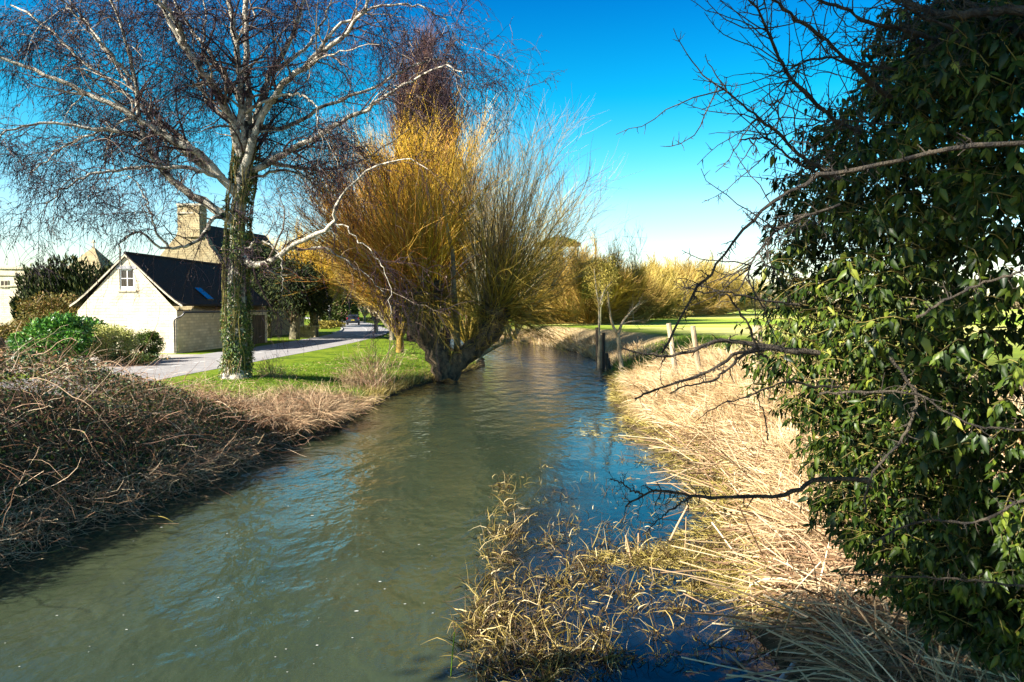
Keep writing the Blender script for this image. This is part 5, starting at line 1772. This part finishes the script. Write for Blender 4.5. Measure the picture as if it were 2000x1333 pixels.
# ------------------------------------------------------------------ hawthorn with its ivy, at the right
r = rs(300)
AX, AY = 3.55, 5.0
haw = thing('hawthorn_tree', 'bare thorny hawthorn carrying the ivy on the right, branches reaching over the river', 'tree', (AX, AY, .9))
tk = spline([(AX, AY, .7), (AX - .05, AY, 1.8), (AX + .05, AY, 3.2), (AX - .05, AY, 4.6), (AX + .1, AY, 6.2)], 16)
MB().tubes(tk, np.linspace(.2, .1, 16), 10).build('trunk', M['hawthorn_bark'], haw, smooth=True)
HB = [
    ([(2060, 276), (1900, 283), (1800, 305), (1700, 325), (1620, 340), (1560, 365), (1500, 402), (1460, 442), (1420, 492), (1390, 532), (1350, 582), (1320, 642), (1292, 690)], 3.0, 3.2, .0095, .0045),
    ([(1600, 690), (1520, 680), (1440, 668), (1400, 665), (1350, 685), (1300, 697), (1260, 690), (1215, 680)], 4.0, 3.7, .014, .004),
    ([(1560, 690), (1500, 680), (1440, 692), (1390, 725), (1330, 745), (1280, 762), (1240, 780)], 3.9, 3.6, .012, .004),
    ([(1500, 682), (1450, 695), (1420, 722), (1390, 746), (1350, 752), (1310, 768)], 3.8, 3.5, .008, .003),
    ([(1700, 940), (1600, 935), (1560, 958), (1500, 970), (1400, 971), (1340, 966), (1295, 958), (1255, 968), (1222, 990)], 3.9, 3.5, .013, .004),
    ([(1352, 968), (1320, 990), (1292, 1010), (1255, 1046)], 3.6, 3.5, .006, .002),
    ([(1258, 968), (1235, 958), (1212, 942), (1192, 936)], 3.5, 3.4, .005, .002),
    ([(1900, 90), (1830, 78), (1760, 56), (1700, 46), (1650, 20), (1600, 0), (1560, -20)], 4.5, 4.0, .016, .006),
    ([(1740, 190), (1710, 170), (1660, 122), (1610, 76), (1560, 40), (1510, 0), (1490, -20)], 4.6, 4.0, .016, .006),
    ([(1680, 260), (1630, 235), (1580, 190), (1545, 150), (1520, 108), (1498, 58), (1480, 20), (1455, -10)], 4.5, 3.8, .014, .004),
    ([(1640, 350), (1600, 328), (1560, 300), (1520, 262), (1480, 230), (1440, 196), (1410, 172), (1385, 160)], 4.2, 3.6, .011, .003),
    ([(1620, 350), (1560, 320), (1520, 290), (1500, 272), (1470, 270), (1445, 274)], 4.2, 3.8, .008, .003),
    ([(1760, 135), (1700, 130), (1640, 112), (1580, 118), (1545, 150), (1525, 200), (1490, 240)], 4.4, 3.9, .008, .003),
    ([(1640, 400), (1560, 430), (1510, 455), (1482, 490), (1462, 530), (1440, 570)], 3.9, 3.6, .007, .003),
    ([(1560, 596), (1520, 590), (1460, 580), (1420, 572), (1360, 558), (1330, 566)], 3.9, 3.6, .007, .002),
    ([(1500, 700), (1482, 690), (1465, 642), (1440, 602), (1420, 576), (1380, 572), (1340, 564)], 3.8, 3.5, .007, .003),
    ([(1640, 755), (1600, 757), (1545, 746), (1500, 757), (1460, 772), (1410, 790), (1360, 822)], 4.0, 3.6, .007, .002),
    ([(1500, 860), (1495, 820), (1480, 780), (1470, 760)], 3.8, 3.7, .004, .002),
    ([(2060, 30), (1960, 20), (1860, 30), (1780, 10), (1700, -20)], 4.0, 4.5, .03, .012),
    ([(2060, 90), (1980, 60), (1900, 10), (1850, -30)], 4.2, 4.5, .025, .012),
    ([(1960, 60), (1900, 70), (1820, 40), (1760, 10), (1720, -20)], 4.4, 4.0, .012, .005),
    ([(1820, 100), (1780, 60), (1770, 10), (1760, -30)], 4.6, 4.4, .01, .004),
    ([(1900, 110), (1880, 60), (1890, 0)], 4.6, 4.5, .01, .004),
    ([(1760, 240), (1700, 240), (1640, 235), (1590, 240), (1540, 262), (1490, 280)], 4.3, 3.9, .006, .002),
    ([(1790, 620), (1900, 560), (2000, 530), (2060, 500)], 3.3, 3.1, .006, .004),
    ([(1740, 700), (1790, 780), (1760, 860), (1700, 930), (1690, 1000)], 3.2, 3.2, .007, .004),
    ([(1600, 770), (1700, 765), (1800, 775), (1900, 830), (2060, 840)], 3.2, 3.0, .005, .004),
    ([(2060, 955), (1970, 990), (1900, 1020), (1800, 1018), (1700, 1060)], 3.2, 3.4, .007, .004),
    ([(2060, 1155), (1950, 1140), (1800, 1128), (1640, 1122)], 3.6, 3.9, .007, .004),
]
Kb = 26
HP, HR = [], []
for pts, d0, d1, ra, rb in HB:
    n = len(pts)
    P = spline([at(p[0], p[1], d0 + (d1 - d0) * i / (n - 1)) for i, p in enumerate(pts)], Kb)
    P[1:-1] += r.randn(Kb - 2, 3) * .004
    R = np.linspace(ra, rb, Kb) * (1 + .12 * r.randn(Kb))
    HP.append(P)
    HR.append(R)
    MB().tubes(P, R, 8).build('branch', M['hawthorn_bark'], haw, smooth=True)
HP, HR = np.array(HP), np.array(HR)
# thorny spurs
seglen = np.linalg.norm(np.diff(HP, axis=1), axis=2).sum(1)
n = 1100
b, d, rr_ = kids(HP, HR, n, r, .05, 1, (45, 90))
P = grow(b, d, r.uniform(.02, .09, n), 4, r, (0, 0, 0), .35)
th = MB().tubes(P, taper(np.clip(rr_ * .45, .0015, .004), 4, .4), 5)
b, d, rr_ = kids(P, np.full((n, 4), .003), 1300, r, .3, 1, (40, 90))
th.tubes(grow(b, d, r.uniform(.01, .03, 1300), 3, r), taper(np.full(1300, .0017), 3, .3), 4)
# finer side shoots, mostly near the sky
top = [7, 8, 9, 10, 11, 12, 13, 18, 19, 20, 21, 22, 23]
n = 190
b, d, rr_ = kids(HP[top], HR[top], n, r, .05, .95, (30, 75))
Pq = grow(b, d, r.uniform(.15, .6, n), 9, r, (0, 0, .02), .18)
Rq = taper(np.full(n, .0038), 9, .4)
th.tubes(Pq, Rq, 5)
b, d, rr_ = kids(Pq, Rq, 1500, r, .1, 1, (40, 90))
th.tubes(grow(b, d, r.uniform(.015, .06, 1500), 3, r, wob=.2), taper(np.full(1500, .002), 3, .4), 4)
th.build('thorns', M['hawthorn_bark'], haw, kind='stuff')

# the ivy column itself
r = rs(310)
ivy = thing('ivy_mass', 'huge dense mass of glossy ivy filling the right side of the view', 'ivy', (AX, AY, .9))
ZR = np.array([[.9, .35], [1.2, .95], [1.6, 1.35], [1.95, 1.42], [2.2, 1.52], [2.5, 1.72], [2.77, 1.88], [3.0, 1.9], [3.4, 1.86], [3.65, 1.76], [3.9, 1.72], [4.2, 1.66], [4.43, 1.55], [4.6, 1.3], [4.85, 1.12], [5.1, 1.0], [5.25, .7], [5.4, .2]])


def ivy_r(z, a_):
    base = np.interp(z, ZR[:, 0], ZR[:, 1])
    return base * (1 + .10 * (vn(a_ * 2.2 + 3, z * 2.2) - .5) + .12 * (vn(a_ * 5 + 9, z * 5) - .5))


tn = 8600
za = r.uniform(1.0, 5.3, tn)
aa = np.radians(r.uniform(80, 345, tn))
dep = 1 - .65 * r.uniform(0, 1, tn) ** 1.5
rad = ivy_r(za, aa) * dep
tp = np.stack([AX + rad * np.cos(aa), AY + rad * np.sin(aa), za], -1)
gap = vn(aa * 3.2, za * 3.4 + 20)
kp = (gap > .07) | (dep < .8)
tp, aa, dep = tp[kp], aa[kp], dep[kp]
tn = len(tp)
outv = np.stack([np.cos(aa), np.sin(aa), 0 * aa], -1)
# shoot per tuft, leaves along it
sh = grow(tp - outv * .12, outv + r.randn(tn, 3) * .4 + [0, 0, .5], r.uniform(.15, .32, tn), 5, r, (0, 0, -.18), .15)
MB().tubes(sh, taper(np.full(tn, .0035), 5, .5), 4).build('stem', M['ivy_stem'], ivy, kind='stuff')
per = 11
ii = np.repeat(np.arange(tn), per)
kk = r.uniform(0.6, 4, len(ii))
k0 = kk.astype(int)
k0 = np.minimum(k0, 3)
fr = (kk - k0)[:, None]
bp_ = sh[ii, k0] * (1 - fr) + sh[ii, k0 + 1] * fr
T = unit(sh[ii, k0 + 1] - sh[ii, k0])
o2 = outv[ii]
yd = unit(np.cross(T, r.randn(len(ii), 3))) * .7 + o2 * .35 + np.array([0, 0, -1.0]) + r.randn(len(ii), 3) * .2
lp = bp_ + unit(yd) * .02
zd = o2 * .9 + r.randn(len(ii), 3) * .45 + [0, 0, .45]
sz = (.03 + .068 * r.uniform(0, 1, len(ii)) ** 1.2) * (1 - .25 * (r.rand(len(ii)) < .3))
# the 300 that show largest become parts of their own
dcam = np.linalg.norm(lp - [0, 0, H], axis=1)
pxx = 1000 + lp[:, 0] / lp[:, 1] * F
pyy = 600 - (lp[:, 2] - H) / lp[:, 1] * F
vis = (pxx > 1480) & (pxx < 2000) & (pyy > 20) & (pyy < 1300)
outer = dep[ii] > .93
nz = unit(np.cross(np.cross(unit(yd), zd), unit(yd)))
face = np.abs((unit(lp - [0, 0, H]) * nz).sum(1))
score = np.where(vis & outer, sz / dcam * (.3 + face), 0)
best = np.argsort(-score)[:300]
rest = np.ones(len(ii), bool)
rest[best] = False
rest &= ~((r.rand(len(ii)) < .0))
MB().leaves(IVY, lp[rest], yd[rest], zd[rest], sz[rest]).build('foliage', M['ivy_leaf'], ivy, smooth=True, kind='stuff')
lm = bpy.data.meshes.new('leaf')
lm.from_pydata([tuple(q_) for q_ in IVY[0]], [], [tuple(int(k) for k in q_) for q_ in IVY[1]])
lm.polygons.foreach_set('use_smooth', np.ones(6, bool))
m2, t2, b2_ = new_mat('ivy_leaf_single')
oi = t2.nodes.new('ShaderNodeObjectInfo')
t2.links.new(ramp(t2, oi.outputs['Random'], [(0, (0.006, 0.016, 0.002)), (0.55, (0.024, 0.048, 0.004)), (.88, (0.08, 0.115, 0.01)), (1, (0.3, 0.31, 0.05))]), b2_.inputs['Base Color'])
b2_.inputs['Roughness'].default_value = .42
b2_.inputs['Specular IOR Level'].default_value = .25
lm.materials.append(m2)
org = np.array(ORIG[ivy.name])
for j in best:
    y_ = unit(yd[j])
    x_ = unit(np.cross(y_, zd[j]))
    z_ = np.cross(x_, y_)
    s_ = sz[j] * 1.1
    o = bpy.data.objects.new('leaf', lm)
    o.matrix_local = Matrix(((x_[0] * s_, y_[0] * s_, z_[0] * s_, lp[j, 0] - org[0]), (x_[1] * s_, y_[1] * s_, z_[1] * s_, lp[j, 1] - org[1]), (x_[2] * s_, y_[2] * s_, z_[2] * s_, lp[j, 2] - org[2]), (0, 0, 0, 1)))
    COL.objects.link(o)
    o.parent = ivy
